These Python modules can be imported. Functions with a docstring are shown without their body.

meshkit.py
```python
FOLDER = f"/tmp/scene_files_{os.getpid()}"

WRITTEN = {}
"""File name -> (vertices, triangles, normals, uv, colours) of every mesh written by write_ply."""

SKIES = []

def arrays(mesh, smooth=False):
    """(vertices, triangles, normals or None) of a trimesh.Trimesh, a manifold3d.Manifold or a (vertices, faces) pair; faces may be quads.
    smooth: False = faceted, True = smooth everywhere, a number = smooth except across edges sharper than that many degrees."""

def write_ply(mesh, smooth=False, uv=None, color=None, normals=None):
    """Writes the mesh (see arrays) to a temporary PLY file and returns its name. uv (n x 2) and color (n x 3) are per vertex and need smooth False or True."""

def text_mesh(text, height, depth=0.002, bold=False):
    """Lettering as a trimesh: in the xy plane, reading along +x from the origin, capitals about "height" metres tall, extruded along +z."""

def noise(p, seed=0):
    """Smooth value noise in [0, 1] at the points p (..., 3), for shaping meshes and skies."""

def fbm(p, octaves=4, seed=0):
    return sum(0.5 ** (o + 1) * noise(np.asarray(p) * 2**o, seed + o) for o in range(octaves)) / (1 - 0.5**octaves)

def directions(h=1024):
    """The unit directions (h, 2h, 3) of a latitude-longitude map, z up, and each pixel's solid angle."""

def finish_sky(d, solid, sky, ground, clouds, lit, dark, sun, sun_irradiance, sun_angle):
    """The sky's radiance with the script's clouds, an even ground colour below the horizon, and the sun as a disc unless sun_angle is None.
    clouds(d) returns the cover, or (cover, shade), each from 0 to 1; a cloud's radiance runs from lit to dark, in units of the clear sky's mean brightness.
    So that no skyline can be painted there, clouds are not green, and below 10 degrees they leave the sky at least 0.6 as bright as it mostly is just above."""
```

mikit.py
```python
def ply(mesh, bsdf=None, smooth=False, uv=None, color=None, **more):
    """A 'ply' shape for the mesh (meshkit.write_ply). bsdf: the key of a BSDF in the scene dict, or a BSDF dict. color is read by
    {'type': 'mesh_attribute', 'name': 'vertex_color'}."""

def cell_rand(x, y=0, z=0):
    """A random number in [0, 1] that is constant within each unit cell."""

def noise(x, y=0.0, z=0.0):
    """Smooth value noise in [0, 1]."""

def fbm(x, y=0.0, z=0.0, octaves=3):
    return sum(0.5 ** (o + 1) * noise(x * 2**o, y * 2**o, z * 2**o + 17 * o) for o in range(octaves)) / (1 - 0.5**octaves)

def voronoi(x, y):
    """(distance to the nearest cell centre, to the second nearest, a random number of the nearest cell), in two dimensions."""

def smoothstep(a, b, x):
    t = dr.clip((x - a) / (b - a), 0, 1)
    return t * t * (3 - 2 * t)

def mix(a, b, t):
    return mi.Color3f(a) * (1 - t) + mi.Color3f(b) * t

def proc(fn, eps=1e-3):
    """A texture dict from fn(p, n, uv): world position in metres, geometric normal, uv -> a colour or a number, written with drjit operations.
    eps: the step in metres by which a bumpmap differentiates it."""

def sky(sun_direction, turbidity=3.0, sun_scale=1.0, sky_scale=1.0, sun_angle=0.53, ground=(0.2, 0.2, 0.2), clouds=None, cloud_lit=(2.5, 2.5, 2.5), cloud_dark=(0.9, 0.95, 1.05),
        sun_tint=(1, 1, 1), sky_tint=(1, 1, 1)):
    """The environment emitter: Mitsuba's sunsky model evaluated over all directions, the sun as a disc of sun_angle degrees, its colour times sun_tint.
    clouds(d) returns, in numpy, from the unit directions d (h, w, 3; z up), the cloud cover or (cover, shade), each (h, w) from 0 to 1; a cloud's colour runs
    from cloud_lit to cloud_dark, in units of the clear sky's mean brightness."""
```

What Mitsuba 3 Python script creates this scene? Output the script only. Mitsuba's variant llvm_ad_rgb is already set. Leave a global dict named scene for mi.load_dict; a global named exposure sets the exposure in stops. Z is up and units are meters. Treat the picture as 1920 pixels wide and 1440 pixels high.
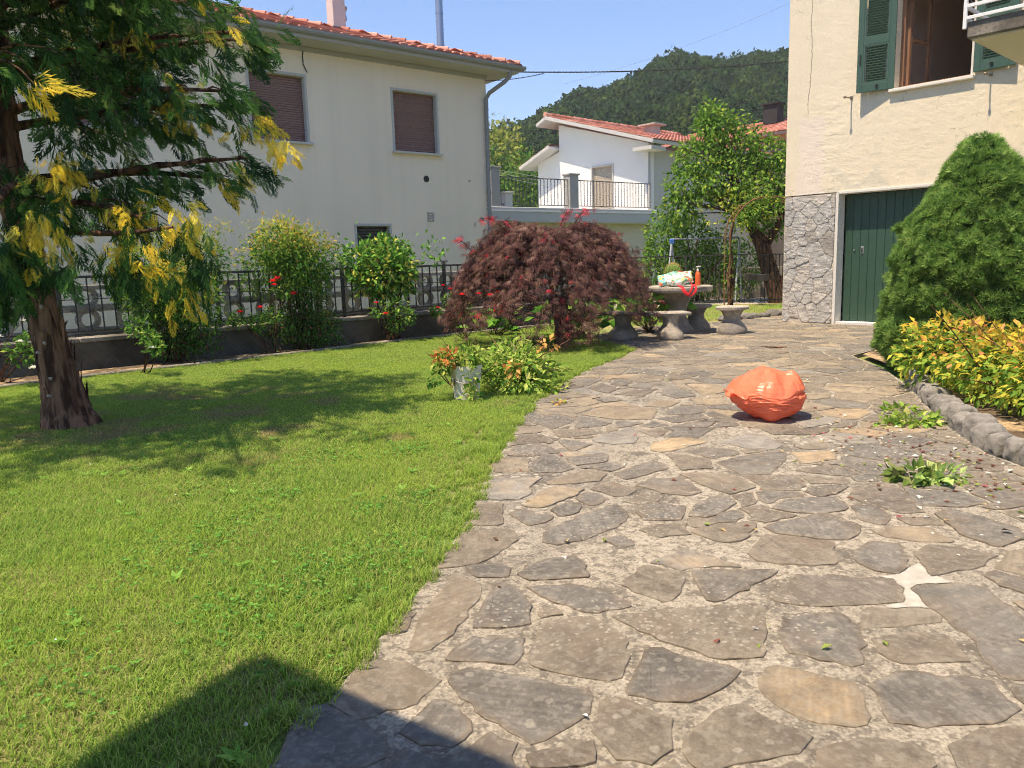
import math, numpy as np, trimesh, mitsuba as mi, drjit as dr, mikit
from meshkit import noise as vnoise, fbm as vfbm
from mikit import noise, fbm, voronoi, smoothstep, mix, proc
from shapely.geometry import Polygon, LineString, Point, MultiPolygon, box as sbox
from shapely.ops import unary_union
from shapely import affinity
from scipy.spatial import Voronoi, cKDTree

T = mi.ScalarTransform4f
scene, labels = {}, {}
PI = math.pi
A3 = np.array
# ------------------------------------------------------------------ camera, sky, exposure
EYE = A3([0, 0, 1.3])
_p, _r = math.radians(9.08), math.radians(-1.69)
FWD = A3([0, math.cos(_p), -math.sin(_p)])
_u0 = A3([0, math.sin(_p), math.cos(_p)])
UP = -math.sin(_r) * A3([1, 0, 0.]) + math.cos(_r) * _u0
scene['camera'] = {'type': 'perspective', 'fov': 67.38, 'fov_axis': 'x', 'near_clip': 0.05, 'far_clip': 2000.0, 'medium': {'type': 'ref', 'id': 'haze_air'},
                   'to_world': T().look_at(origin=EYE.tolist(), target=(EYE + FWD).tolist(), up=UP.tolist())}
scene['haze_air'] = {'type': 'homogeneous', 'albedo': {'type': 'rgb', 'value': [.90, .95, .99]}, 'sigma_t': .0005}
SUN_EL = math.radians(66)
SUN = A3([-.8 * math.cos(SUN_EL), -.6 * math.cos(SUN_EL), math.sin(SUN_EL)])
scene['sky_light'] = mikit.sky(SUN.tolist(), turbidity=3.0, sun_scale=.84, sun_tint=(1.0, .97, .92), sky_tint=(1.0, .955, 1.02))
exposure = 2.5

# ------------------------------------------------------------------ helpers
used = set()
def unique(base):
    k, i = base, 0
    while k in used:
        i += 1
        k = '%s_%03d' % (base, i)
    used.add(k)
    return k

def tag(k, label=None, cat=None, group=None, kind=None):
    d = {}
    if label: d['label'] = label
    if cat: d['category'] = cat
    if group: d['group'] = group
    if kind: d['kind'] = kind
    labels[k] = d
    return k

def thing(name, label, cat, group=None, kind=None):
    return tag(unique(name), label, cat, group, kind)

def unit(v):
    v = np.asarray(v, float)
    return v / np.maximum(np.linalg.norm(v, axis=-1, keepdims=True), 1e-12)

class MB:
    """collects triangles with a per-vertex colour (3) or uv (2)"""
    def __init__(s, a=(.5, .5, .5)):
        s.V, s.F, s.A, s.n, s.a = [], [], [], 0, a
    def add(s, v, f, a=None):
        v, f = np.asarray(v, float), np.asarray(f, int)
        if f.shape[1] == 4: f = np.vstack([f[:, [0, 1, 2]], f[:, [0, 2, 3]]])
        a = np.asarray(s.a if a is None else a, float)
        if a.ndim == 1: a = np.tile(a, (len(v), 1))
        s.V.append(v); s.F.append(f + s.n); s.A.append(a); s.n += len(v)
        return s
    def box(s, c, size, ax=None, a=None, bevel=0.0):
        h = np.asarray(size, float) / 2
        R = np.eye(3) if ax is None else np.asarray(ax, float)
        if bevel > 0:
            pts = []
            for sx in (-1, 1):
                for sy in (-1, 1):
                    for sz in (-1, 1):
                        q = A3([sx, sy, sz]) * h
                        for k in range(3):
                            e = A3([sx, sy, sz]) * bevel; e[k] = 0
                            pts.append(q - e)
            m = trimesh.convex.convex_hull(A3(pts))
            return s.add(np.asarray(m.vertices) @ R + A3(c), m.faces, a)
        v = A3([[x, y, z] for x in (-1, 1) for y in (-1, 1) for z in (-1, 1)], float) * h
        f = [[0, 1, 3, 2], [4, 6, 7, 5], [0, 4, 5, 1], [2, 3, 7, 6], [0, 2, 6, 4], [1, 5, 7, 3]]
        # separate vertices per face for crisp edges
        vv = np.vstack([v[q] for q in f]); ff = np.arange(24).reshape(6, 4)
        return s.add(vv @ R + A3(c), ff, a)
    def tube(s, pts, r, n=8, a=None, rough=0, seed=0):
        P = np.asarray(pts, float); m = len(P)
        r = np.broadcast_to(np.asarray(r, float), (m,))
        t = unit(np.gradient(P, axis=0))
        ref = A3([0, 0, 1.]) if abs(t[0, 2]) < .9 else A3([1., 0, 0])
        x = unit(np.cross(t, ref)); y = np.cross(t, x)
        ang = np.arange(n) * 2 * PI / n
        ring = np.cos(ang)[None, :, None] * x[:, None] + np.sin(ang)[None, :, None] * y[:, None]
        rr = np.repeat(r[:, None], n, 1)
        if rough:
            q = ring * 3 + P[:, None] * A3([6, 6, 2.])
            rr = rr * (1 + rough * (vnoise(q, seed) - .5) + rough * .6 * (vnoise(q * 3, seed + 1) - .5))
        v = (P[:, None] + ring * rr[..., None]).reshape(-1, 3)
        i = np.arange(m - 1)[:, None] * n; j = np.arange(n)[None]; k = (j + 1) % n
        f = np.stack([i + j, i + k, i + n + k, i + n + j], -1).reshape(-1, 4)
        v = np.vstack([v, P[0], P[-1]]); e = len(v)
        caps = [[(jj + 1) % n, jj, e - 2] for jj in range(n)] + [[(m - 1) * n + jj, (m - 1) * n + (jj + 1) % n, e - 1] for jj in range(n)]
        f3 = np.vstack([f[:, [0, 1, 2]], f[:, [0, 2, 3]], caps])
        return s.add(v, f3, a)
    def lathe(s, prof, c, n=24, a=None, wob=0, ax=None, sx=1, sy=1):
        """prof: (r, z) list from bottom to top"""
        prof = np.asarray(prof, float); m = len(prof)
        ang = np.arange(n) * 2 * PI / n
        v = np.stack([prof[:, :1] * np.cos(ang) * sx, prof[:, :1] * np.sin(ang) * sy, np.repeat(prof[:, 1:], n, 1)], -1).reshape(-1, 3)
        if wob: v = v + wob * (np.stack([vnoise(v * 9, 3), vnoise(v * 9, 4), vnoise(v * 9, 5)], -1) - .5)
        if ax is not None: v = v @ np.asarray(ax)
        i = np.arange(m - 1)[:, None] * n; j = np.arange(n)[None]; k = (j + 1) % n
        f = np.stack([i + j, i + k, i + n + k, i + n + j], -1).reshape(-1, 4)
        return s.add(v + A3(c), f, a)
    def poly(s, pg, depth, fr, a=None):
        """shapely polygon in (t, z) extruded by depth; fr(t, z, d) -> world"""
        for g in getattr(pg, 'geoms', [pg]):
            if g.is_empty: continue
            m = trimesh.creation.extrude_polygon(g, depth, engine='earcut')
            s.add(fr(np.asarray(m.vertices)), m.faces, a)
        return s
    def ball(s, c, r, sub=2, a=None, wob=0, seed=0, sc=(1, 1, 1), freq=2.0):
        m = trimesh.creation.icosphere(subdivisions=sub)
        v = np.asarray(m.vertices)
        if wob: v = v * (1 + wob * (vfbm(v * freq + seed * 7.3, 3, seed) - .5) * 2)[:, None]
        return s.add(v * r * A3(sc) + A3(c), m.faces, a)
    def arr(s):
        return np.vstack(s.V), np.vstack(s.F), np.vstack(s.A)

def obj(name, mb, bsdf, parent=None, smooth=False):
    k = unique((parent + '__' if parent else '') + name)
    v, f, a = mb.arr()
    if bsdf in ('m_leaf', 'm_leaf_gloss'): a = 1 - (1 - a.clip(0, 1)) ** 1.9
    if smooth is not True and smooth:      # split at edges sharper than the angle, keep the attributes
        m = trimesh.graph.smooth_shade(trimesh.Trimesh(v, f, process=False), angle=math.radians(smooth), facet_minarea=None)
        v2 = np.asarray(m.vertices)
        a = a[cKDTree(v).query(v2)[1]]; v, f, smooth = v2, np.asarray(m.faces), True
    kw = {'color': a} if a.shape[1] == 3 else {'uv': a}
    scene[k] = mikit.ply((v, f), bsdf, smooth=smooth, **kw)
    return k

def frame(o, d, n):
    o, d, n = A3(o, float), A3(d, float), A3(n, float)
    return lambda v: o + v[:, :1] * d + v[:, 1:2] * A3([0, 0, 1.]) + v[:, 2:3] * n

def cloud(tpl, P, fwd, nrm, size, col, cvar=None):
    """many copies of a template (x = leaf axis, z = leaf normal); returns v, f, colours"""
    tv, tf = tpl
    P = np.asarray(P, float); N = len(P)
    x = unit(fwd); z = unit(nrm - (nrm * x).sum(-1, keepdims=True) * x + 1e-9)
    y = np.cross(z, x)
    s = np.broadcast_to(np.asarray(size, float), (N,))[:, None, None]
    v = (tv[None, :, :1] * x[:, None] + tv[None, :, 1:2] * y[:, None] + tv[None, :, 2:3] * z[:, None]) * s + P[:, None]
    f = tf[None] + (np.arange(N) * len(tv))[:, None, None]
    c = np.repeat(np.asarray(col, float)[:, None], len(tv), 1)
    if cvar is not None: c = c * cvar[None, :, None]
    return v.reshape(-1, 3), f.reshape(-1, 3), np.clip(c.reshape(-1, 3), 0, 1)

def pick(rng, n, cols, w, var=.18):
    cols = A3(cols); i = rng.choice(len(cols), n, p=A3(w) / np.sum(w))
    return cols[i] * (1 + var * rng.standard_normal((n, 1))).clip(.5, 1.6)

def rdir(rng, n):
    return unit(rng.standard_normal((n, 3)))

def leaf_tpl(w=.28, fold=.08, droop=.1):
    return A3([[0, 0, 0], [.42, w, fold], [1, 0, -droop], [.42, -w, fold], [.5, 0, 0.]]), A3([[0, 4, 1], [4, 2, 1], [0, 3, 4], [4, 3, 2]])
def diamonds(L):
    """list of (base xyz, tip xyz, half width) -> template"""
    v, f = [], []
    for b, t, w in L:
        b, t = A3(b, float), A3(t, float)
        y = unit(np.cross([0, 0, 1.], t - b)) * w
        k = len(v); v += [b, (b * .55 + t * .45) + y, t, (b * .55 + t * .45) - y]; f += [[k, k + 1, k + 2], [k, k + 2, k + 3]]
    return A3(v), A3(f)
def maple_tpl():
    L = []
    for a, l in ((0, 1), (.5, .95), (-.5, .95), (1.05, .75), (-1.05, .75), (1.75, .45), (-1.75, .45)):
        L.append(((0, 0, 0), (l * math.cos(a), l * math.sin(a), -.28 * l), .055))
    return diamonds(L)
def spray_tpl(seed, n=9):
    r = np.random.default_rng(seed); L = []
    for i in range(n):
        f = (i + .5) / n
        b = A3([f, 0, -.18 * f * f])
        for sgn in (-1, 1):
            l = (.42 * (1 - f) + .16) * r.uniform(.75, 1.2)
            a = r.uniform(.45, .75)
            d = A3([math.cos(a), sgn * math.sin(a), r.uniform(-.35, .05)])
            t = b + d * l
            L.append((b, t, .022 + .01 * r.random()))
            m = b + d * l * .45
            a2 = a - .5
            L.append((m, m + A3([math.cos(a2), sgn * math.sin(a2), r.uniform(-.3, 0)]) * l * .55, .022))
    L.append(((.5, 0, -.05), (1.12, 0, -.2), .03))
    return diamonds(L)
def tuft_tpl(seed=1, n=9):
    r = np.random.default_rng(seed); L = []
    for i in range(n):
        a = i * 2.4
        th = r.uniform(.25, .95)
        L.append((A3([.1, 0, 0]) * r.random(), (math.cos(th), math.sin(th) * math.cos(a), math.sin(th) * math.sin(a)), .075))
    return diamonds(L)

# ------------------------------------------------------------------ materials
vc = {'type': 'mesh_attribute', 'name': 'vertex_color'}
def mat(name, color, rough=.75, spec=.25, bump=None, scale=.004, eps=.002, **kw):
    b = {'type': 'principled', 'base_color': color, 'roughness': rough, 'specular': spec, **kw}
    if bump is not None: b = {'type': 'bumpmap', 'height': proc(bump, eps), 'scale': scale, 'nested': b}
    scene[name] = {'type': 'twosided', 'inner': b}
    return name
mat('m_matte', vc, .8, .2)
mat('m_gloss', vc, .35, .45)
scene['m_leaf'] = {'type': 'principledthin', 'base_color': vc, 'roughness': .5, 'diff_trans': .75, 'eta': 1.4}

PAL = [(0, (.130, .126, .117)), (.2, (.178, .174, .160)), (.4, (.178, .157, .130)), (.6, (.222, .200, .163)), (.8, (.305, .262, .195)), (1.0, (.42, .325, .205)), (1.2, (.255, .25, .230))]
def palette(u):
    c = mi.Color3f(*PAL[0][1])
    for (u0, _), (u1, c1) in zip(PAL, PAL[1:]):
        c = mix(c, c1, dr.clip((u - u0) / (u1 - u0), 0, 1))
    return c
def slab_col(p, n, uv):
    s = uv.y * 53
    x, y, z = p.x + p.z * .63, p.y + p.z * .77, p.z
    big = fbm(x * 3.1 + s, y * 3.1, z, 3)
    med = fbm(x * 17 + s, y * 17 - s, z, 4)
    fine = noise(x * 150, y * 150, z * 90)
    ca, sa = dr.cos(uv.y * 40), dr.sin(uv.y * 40)
    streak = noise((x * ca + y * sa) * 9, (y * ca - x * sa) * 90, s)
    fine2 = noise(x * 330, y * 330, z * 90)
    c = palette(dr.clip(uv.x + .34 * (fbm(x * 6 + s, y * 6 - s, 4.4, 3) - .5), 0, 1.2)) * (.36 + .36 * big + .52 * med) * (.74 + .34 * fine + .20 * fine2) * (.84 + .32 * streak) * mi.Color3f(1.04, 1.0, .93)
    c = mix(c, mi.Color3f(.175, .135, .095), .45 * smoothstep(.52, .74, fbm(x * 5 - s, y * 5 + s, 3.3, 3)))
    c = mix(c, mi.Color3f(.27, .25, .205), .42 * smoothstep(.50, .74, fbm(x * 60 + s, y * 60, 9.1, 4)))
    d, _, w = voronoi(x * 13 + 3.1, y * 13)
    d = d + .22 * (fbm(x * 60, y * 60, 2.2, 2) - .5)
    sp = .5 * smoothstep(.20, .10, d / (.3 + w)) * smoothstep(.62, .7, w) * smoothstep(.5, .62, noise(x * 1.9, y * 1.9, 5.7 + uv.y * 3))
    d2, _, w2 = voronoi(x * 43, y * 43)
    d2 = d2 + .3 * (noise(x * 130, y * 130, 1) - .5)
    sp = dr.maximum(sp, .8 * smoothstep(.33, .2, d2) * smoothstep(.72, .78, w2) * smoothstep(.5, .62, noise(x * 2.3 + 7, y * 2.3, 1.7)))
    return mix(c, mi.Color3f(.36, .335, .275) * (.8 + .4 * fine), .8 * sp)
def slab_bump(p, n, uv):
    x, y = p.x + p.z * .63, p.y + p.z * .77
    ca, sa = dr.cos(uv.y * 40), dr.sin(uv.y * 40)
    return fbm(x * 22, y * 22, p.z * 9 + uv.y * 9, 4) * .7 + .5 * fbm((x * ca + y * sa) * 8, (y * ca - x * sa) * 55, uv.y * 20, 3) + .12 * noise(x * 210, y * 210, 1)
mat('m_slab', proc(slab_col), .72, .3, slab_bump, .011, .002)

def mortar_col(p, n, uv):
    x, y = p.x, p.y
    big = fbm(x * .9, y * .9, 2.2, 3)
    med = fbm(x * 9, y * 9, 4.4, 4)
    g = noise(x * 160, y * 160, 1)
    d, e, w = voronoi(x * 95, y * 95)
    c = mix(mi.Color3f(.205, .188, .157), mi.Color3f(.275, .247, .195), smoothstep(.3, .7, big))
    c = c * (.45 + 1.05 * med) * (.55 + .62 * g + .42 * w)
    c = mix(c, mi.Color3f(.085, .078, .065), .7 * smoothstep(.56, .72, fbm(x * 6 + 9, y * 6, 7.7, 4)))
    c = mix(c, mi.Color3f(.095, .083, .068), .55 * smoothstep(.55, .7, fbm(x * 38, y * 38, 3, 2)))
    d1, _, w1 = voronoi(x * 21, y * 21)
    sp = smoothstep(.36, .26, d1) * smoothstep(.62, .68, w1) * smoothstep(.42, .6, noise(x * 1.4, y * 1.4, 4))
    d2, _, w2 = voronoi(x * 55, y * 55)
    sp = dr.maximum(sp, .8 * smoothstep(.34, .26, d2) * smoothstep(.75, .8, w2))
    return mix(c, mi.Color3f(.37, .34, .275), .85 * sp)
def mortar_bump(p, n, uv):
    d, e, w = voronoi(p.x * 80, p.y * 80)
    return fbm(p.x * 14, p.y * 14, 1, 4) + .25 * w + .25 * noise(p.x * 190, p.y * 190)
mat('m_mortar', proc(mortar_col), .85, .15, mortar_bump, .010, .002)

def soil_col(p, n, uv):
    a = fbm(p.x * 1.3, p.y * 1.3, 1, 4); g = noise(p.x * 120, p.y * 120, 2)
    c = mix(mi.Color3f(.10, .17, .035), mi.Color3f(.20, .19, .08), smoothstep(.42, .62, a))
    return c * (.6 + .8 * g)
mat('m_soil', proc(soil_col), .95, .05)
def dirt_col(p, n, uv):
    a = fbm(p.x * 4, p.y * 4, 1, 4); g = noise(p.x * 70, p.y * 70, 2)
    c = mix(mi.Color3f(.10, .075, .05), mi.Color3f(.30, .22, .13), smoothstep(.45, .65, a))
    return c * (.6 + .8 * g)
mat('m_dirt', proc(dirt_col), .95, .05)
def grass_col(p, n, uv):
    r, h = uv.x, uv.y
    c = mix(mi.Color3f(.23, .40, .06), mi.Color3f(.43, .59, .12), r)
    c = mix(c, mi.Color3f(.58, .58, .22), .8 * smoothstep(.80, .95, r))
    w = fbm(p.x * 1.1 + 3, p.y * 1.1, 1.5, 4)
    c = mix(c, mi.Color3f(.38, .54, .09), .6 * smoothstep(.45, .62, w))
    under = dr.exp(-(dr.square((p.x + 3.0) / 1.9) + dr.square((p.y - 6.9) / 1.6)))
    dry = smoothstep(.70, .98, fbm(p.x * 2.3, p.y * 2.3, 8, 4) + .36 * under)
    dry = dr.maximum(dry, smoothstep(.13, .07, r) * .8)
    c = mix(c, mi.Color3f(.46, .36, .19), dry * .85)
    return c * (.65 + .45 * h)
scene['m_grass'] = {'type': 'principledthin', 'base_color': proc(grass_col), 'roughness': .45, 'diff_trans': .9, 'eta': 1.4}

def wall_left_col(p, n, uv):
    a = fbm(p.x * .6, p.y * .6, p.z * .5, 4)
    s = noise(p.x * 5 + p.y * 4, 1, p.z * .3) + .7 * smoothstep(.55, .8, noise(p.x * 9 + p.y * 7, 3, p.z * .2))
    return mi.Color3f(.84, .725, .57) * (.90 + .16 * a) * (1.01 - .035 * s)
def wall_left_bump(p, n, uv):
    return fbm(p.x * 60, p.y * 60, p.z * 60, 2)
mat('m_plaster_left', proc(wall_left_col), .9, .1, wall_left_bump, .0015)

RK, RD, RN = A3([5.19, 14.66, 0]), A3([.672, -.741, 0]), A3([-.741, -.672, 0])
def rt(p): return (p.x - 5.19) * .672 - (p.y - 14.66) * .741
def crack(p):
    t = rt(p)
    d = dr.abs(t - .42 - .05 * (noise(p.z * 3, 2.2) - .5) - .02 * (noise(p.z * 17, 1.2) - .5))
    c = smoothstep(.007, .002, d) * smoothstep(3.6, 3.9, p.z)
    d2 = dr.abs(fbm(t * 1.7, p.z * 3.4, 5, 4) - .5)
    return dr.maximum(c, .5 * smoothstep(.005, .001, d2) * smoothstep(.5, .7, noise(t * 1.3, p.z * 1.3, 3)))
def wall_right_col(p, n, uv):
    t = rt(p)
    a = fbm(t * .9, p.z * .8, 1.5, 4)
    c = mix(mi.Color3f(.66, .585, .44), mi.Color3f(.72, .645, .50), a)
    e = .1 * (noise(t * 7, p.z * 7, 3) - .5)
    patch = smoothstep(.2, .27, t + e) * smoothstep(.78, .62, t + e) * smoothstep(3.75, 3.6, p.z + e)
    c = mix(c, mi.Color3f(.70, .61, .54), .7 * patch)
    c = mix(c, mi.Color3f(.50, .485, .40), .5 * smoothstep(.55, .7, fbm(t * 3, p.z * 3, 8, 3)) * smoothstep(3.4, 2.4, p.z))
    g = noise(t * 70, p.z * 70, 3)
    c = c * (.93 + .12 * g)
    return mix(c, mi.Color3f(.22, .18, .13), crack(p))
def wall_right_bump(p, n, uv):
    t = rt(p)
    w = fbm(t * 16, p.z * 19, 1, 5)
    return w + .35 * smoothstep(.44, .52, fbm(t * 5, p.z * 8, 7, 4)) * smoothstep(.5, .7, noise(t * 1.3, p.z * 1.3, 2)) + .2 * noise(t * 90, p.z * 90) - .8 * crack(p)
mat('m_plaster_right', proc(wall_right_col), .9, .1, wall_right_bump, .008, .004)

def conc_col(p, n, uv):
    a = fbm(p.x * 3, p.y * 3, p.z * 3, 4)
    g = noise(p.x * 90, p.y * 90, p.z * 90)
    d, _, w = voronoi(p.x * 45 + p.z * 31, p.y * 45 + p.z * 27)
    c = mix(mi.Color3f(.33, .295, .245), mi.Color3f(.21, .19, .165), smoothstep(.4, .65, a))
    c = c * (.75 + .4 * g) * (.8 + .35 * w)
    stain = smoothstep(.55, .72, fbm(p.x * 1.3 + 5, p.y * 1.3, p.z * 2.5, 4))
    return mix(c, mi.Color3f(.09, .08, .065), .6 * stain) * (.4 + 1.2 * uv.x)
def conc_bump(p, n, uv):
    return fbm(p.x * 40, p.y * 40, p.z * 40, 3) + .3 * noise(p.x * 160, p.y * 160, p.z * 160)
mat('m_concrete', proc(conc_col), .85, .15, conc_bump, .004)

def bark_col(p, n, uv):
    g = fbm(p.x * 24, p.y * 24, p.z * 3.2, 4)
    h = fbm(p.x * 70, p.y * 70, p.z * 9, 3)
    c = mix(mi.Color3f(.055, .029, .02), mi.Color3f(.26, .145, .09), smoothstep(.34, .68, g))
    c = mix(c, mi.Color3f(.30, .20, .14), smoothstep(.6, .8, h) * .6)
    return c * (.4 + 1.2 * uv.x)
def bark_bump(p, n, uv):
    return fbm(p.x * 26, p.y * 26, p.z * 3.4, 4) + .4 * fbm(p.x * 80, p.y * 80, p.z * 8, 2)
mat('m_bark', proc(bark_col), .95, .1, bark_bump, .03, .003)

def bag_col(p, n, uv):
    return mi.Color3f(.90, .235, .12) * (.88 + .3 * fbm(p.x * 9, p.y * 9, p.z * 9, 3))
def bag_bump(p, n, uv):
    low = smoothstep(.27, .16, p.z)
    a = fbm(p.x * 5, p.y * 5, p.z * 22, 3)
    b = dr.abs(noise(p.x * 11 + 4 * a, p.y * 11, p.z * 44) - .5)
    c2 = dr.abs(fbm(p.x * 26, p.y * 26, p.z * 60, 2) - .5)
    return (a + 1.2 * b + .5 * c2) * (.4 + .6 * low) + .3 * dr.abs(fbm(p.x * 12, p.y * 12, p.z * 12, 3) - .5)
scene['m_bag'] = {'type': 'bumpmap', 'height': proc(bag_bump, .002), 'scale': .012, 'nested': {'type': 'blendbsdf', 'weight': .5,
    'film': {'type': 'principledthin', 'base_color': proc(bag_col), 'roughness': .25, 'diff_trans': .7, 'eta': 1.5},
    'gloss': {'type': 'twosided', 'inner': {'type': 'roughplastic', 'alpha': .13, 'int_ior': 1.6, 'diffuse_reflectance': proc(bag_col)}}}}
def wood_col(p, n, uv):
    g = fbm(p.x * 40, p.y * 40, p.z * 4, 3)
    return mix(mi.Color3f(.20, .10, .055), mi.Color3f(.33, .175, .10), g)
mat('m_wood', proc(wood_col), .5, .3)
scene['m_glass'] = {'type': 'thindielectric', 'int_ior': 1.5}
mat('m_metal', vc, .4, .5, metallic=.7)
def cob_col(p, n, uv):
    s = uv.y * 31
    c = mix(mi.Color3f(.15, .142, .128), mi.Color3f(.30, .285, .25), uv.x)
    return c * (.7 + .6 * fbm(p.x * 25 + s, p.y * 25, p.z * 25, 4)) * (.85 + .3 * noise(p.x * 160, p.y * 160, p.z * 160))
def cob_bump(p, n, uv): return fbm(p.x * 35, p.y * 35, p.z * 35, 4) + .2 * noise(p.x * 170, p.y * 170, p.z * 170)
mat('m_slab_round', proc(cob_col), .85, .15, cob_bump, .010)
mat('m_satin', vc, .42, .35)
mat('m_metal_dull', vc, .55, .4, metallic=.3)
def clad_bump(p, n, uv):
    t = rt(p)
    return fbm(t * 18, p.z * 18, 3, 4) + .6 * fbm(t * 9, p.z * 42, 1 + uv.y * 9, 3)
def clad_col(p, n, uv):
    t = rt(p); s = uv.y * 41
    c = palette(uv.x) * 1.5
    c = mix(c, mi.Color3f(mi.luminance(c)) * mi.Color3f(1.0, .985, .95), .55)
    c = c * (.65 + .7 * fbm(t * 9 + s, p.z * 13, 1, 4)) * (.85 + .3 * noise(t * 120, p.z * 120))
    return mix(c, mi.Color3f(.40, .385, .35), .35 * smoothstep(.5, .7, fbm(t * 20, p.z * 20, s, 3)))
mat('m_clad', proc(clad_col), .8, .2, clad_bump, .02, .003)
def hill_col(p, n, uv): return mix(mi.Color3f(.02, .04, .014), mi.Color3f(.05, .085, .025), fbm(p.x * .3, p.y * .3, 1, 3))
mat('m_hill', proc(hill_col), .95, .05)
scene['m_leaf_gloss'] = {'type': 'principledthin', 'base_color': vc, 'roughness': .3, 'diff_trans': .5, 'eta': 1.5}
def wm_col(p, n, uv): return mi.Color3f(.48, .455, .39) * (.6 + .5 * fbm(p.x * 30, p.y * 30, 2, 4))
mat('m_white_mortar', proc(wm_col), .9, .1, mortar_bump, .006, .002)
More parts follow.
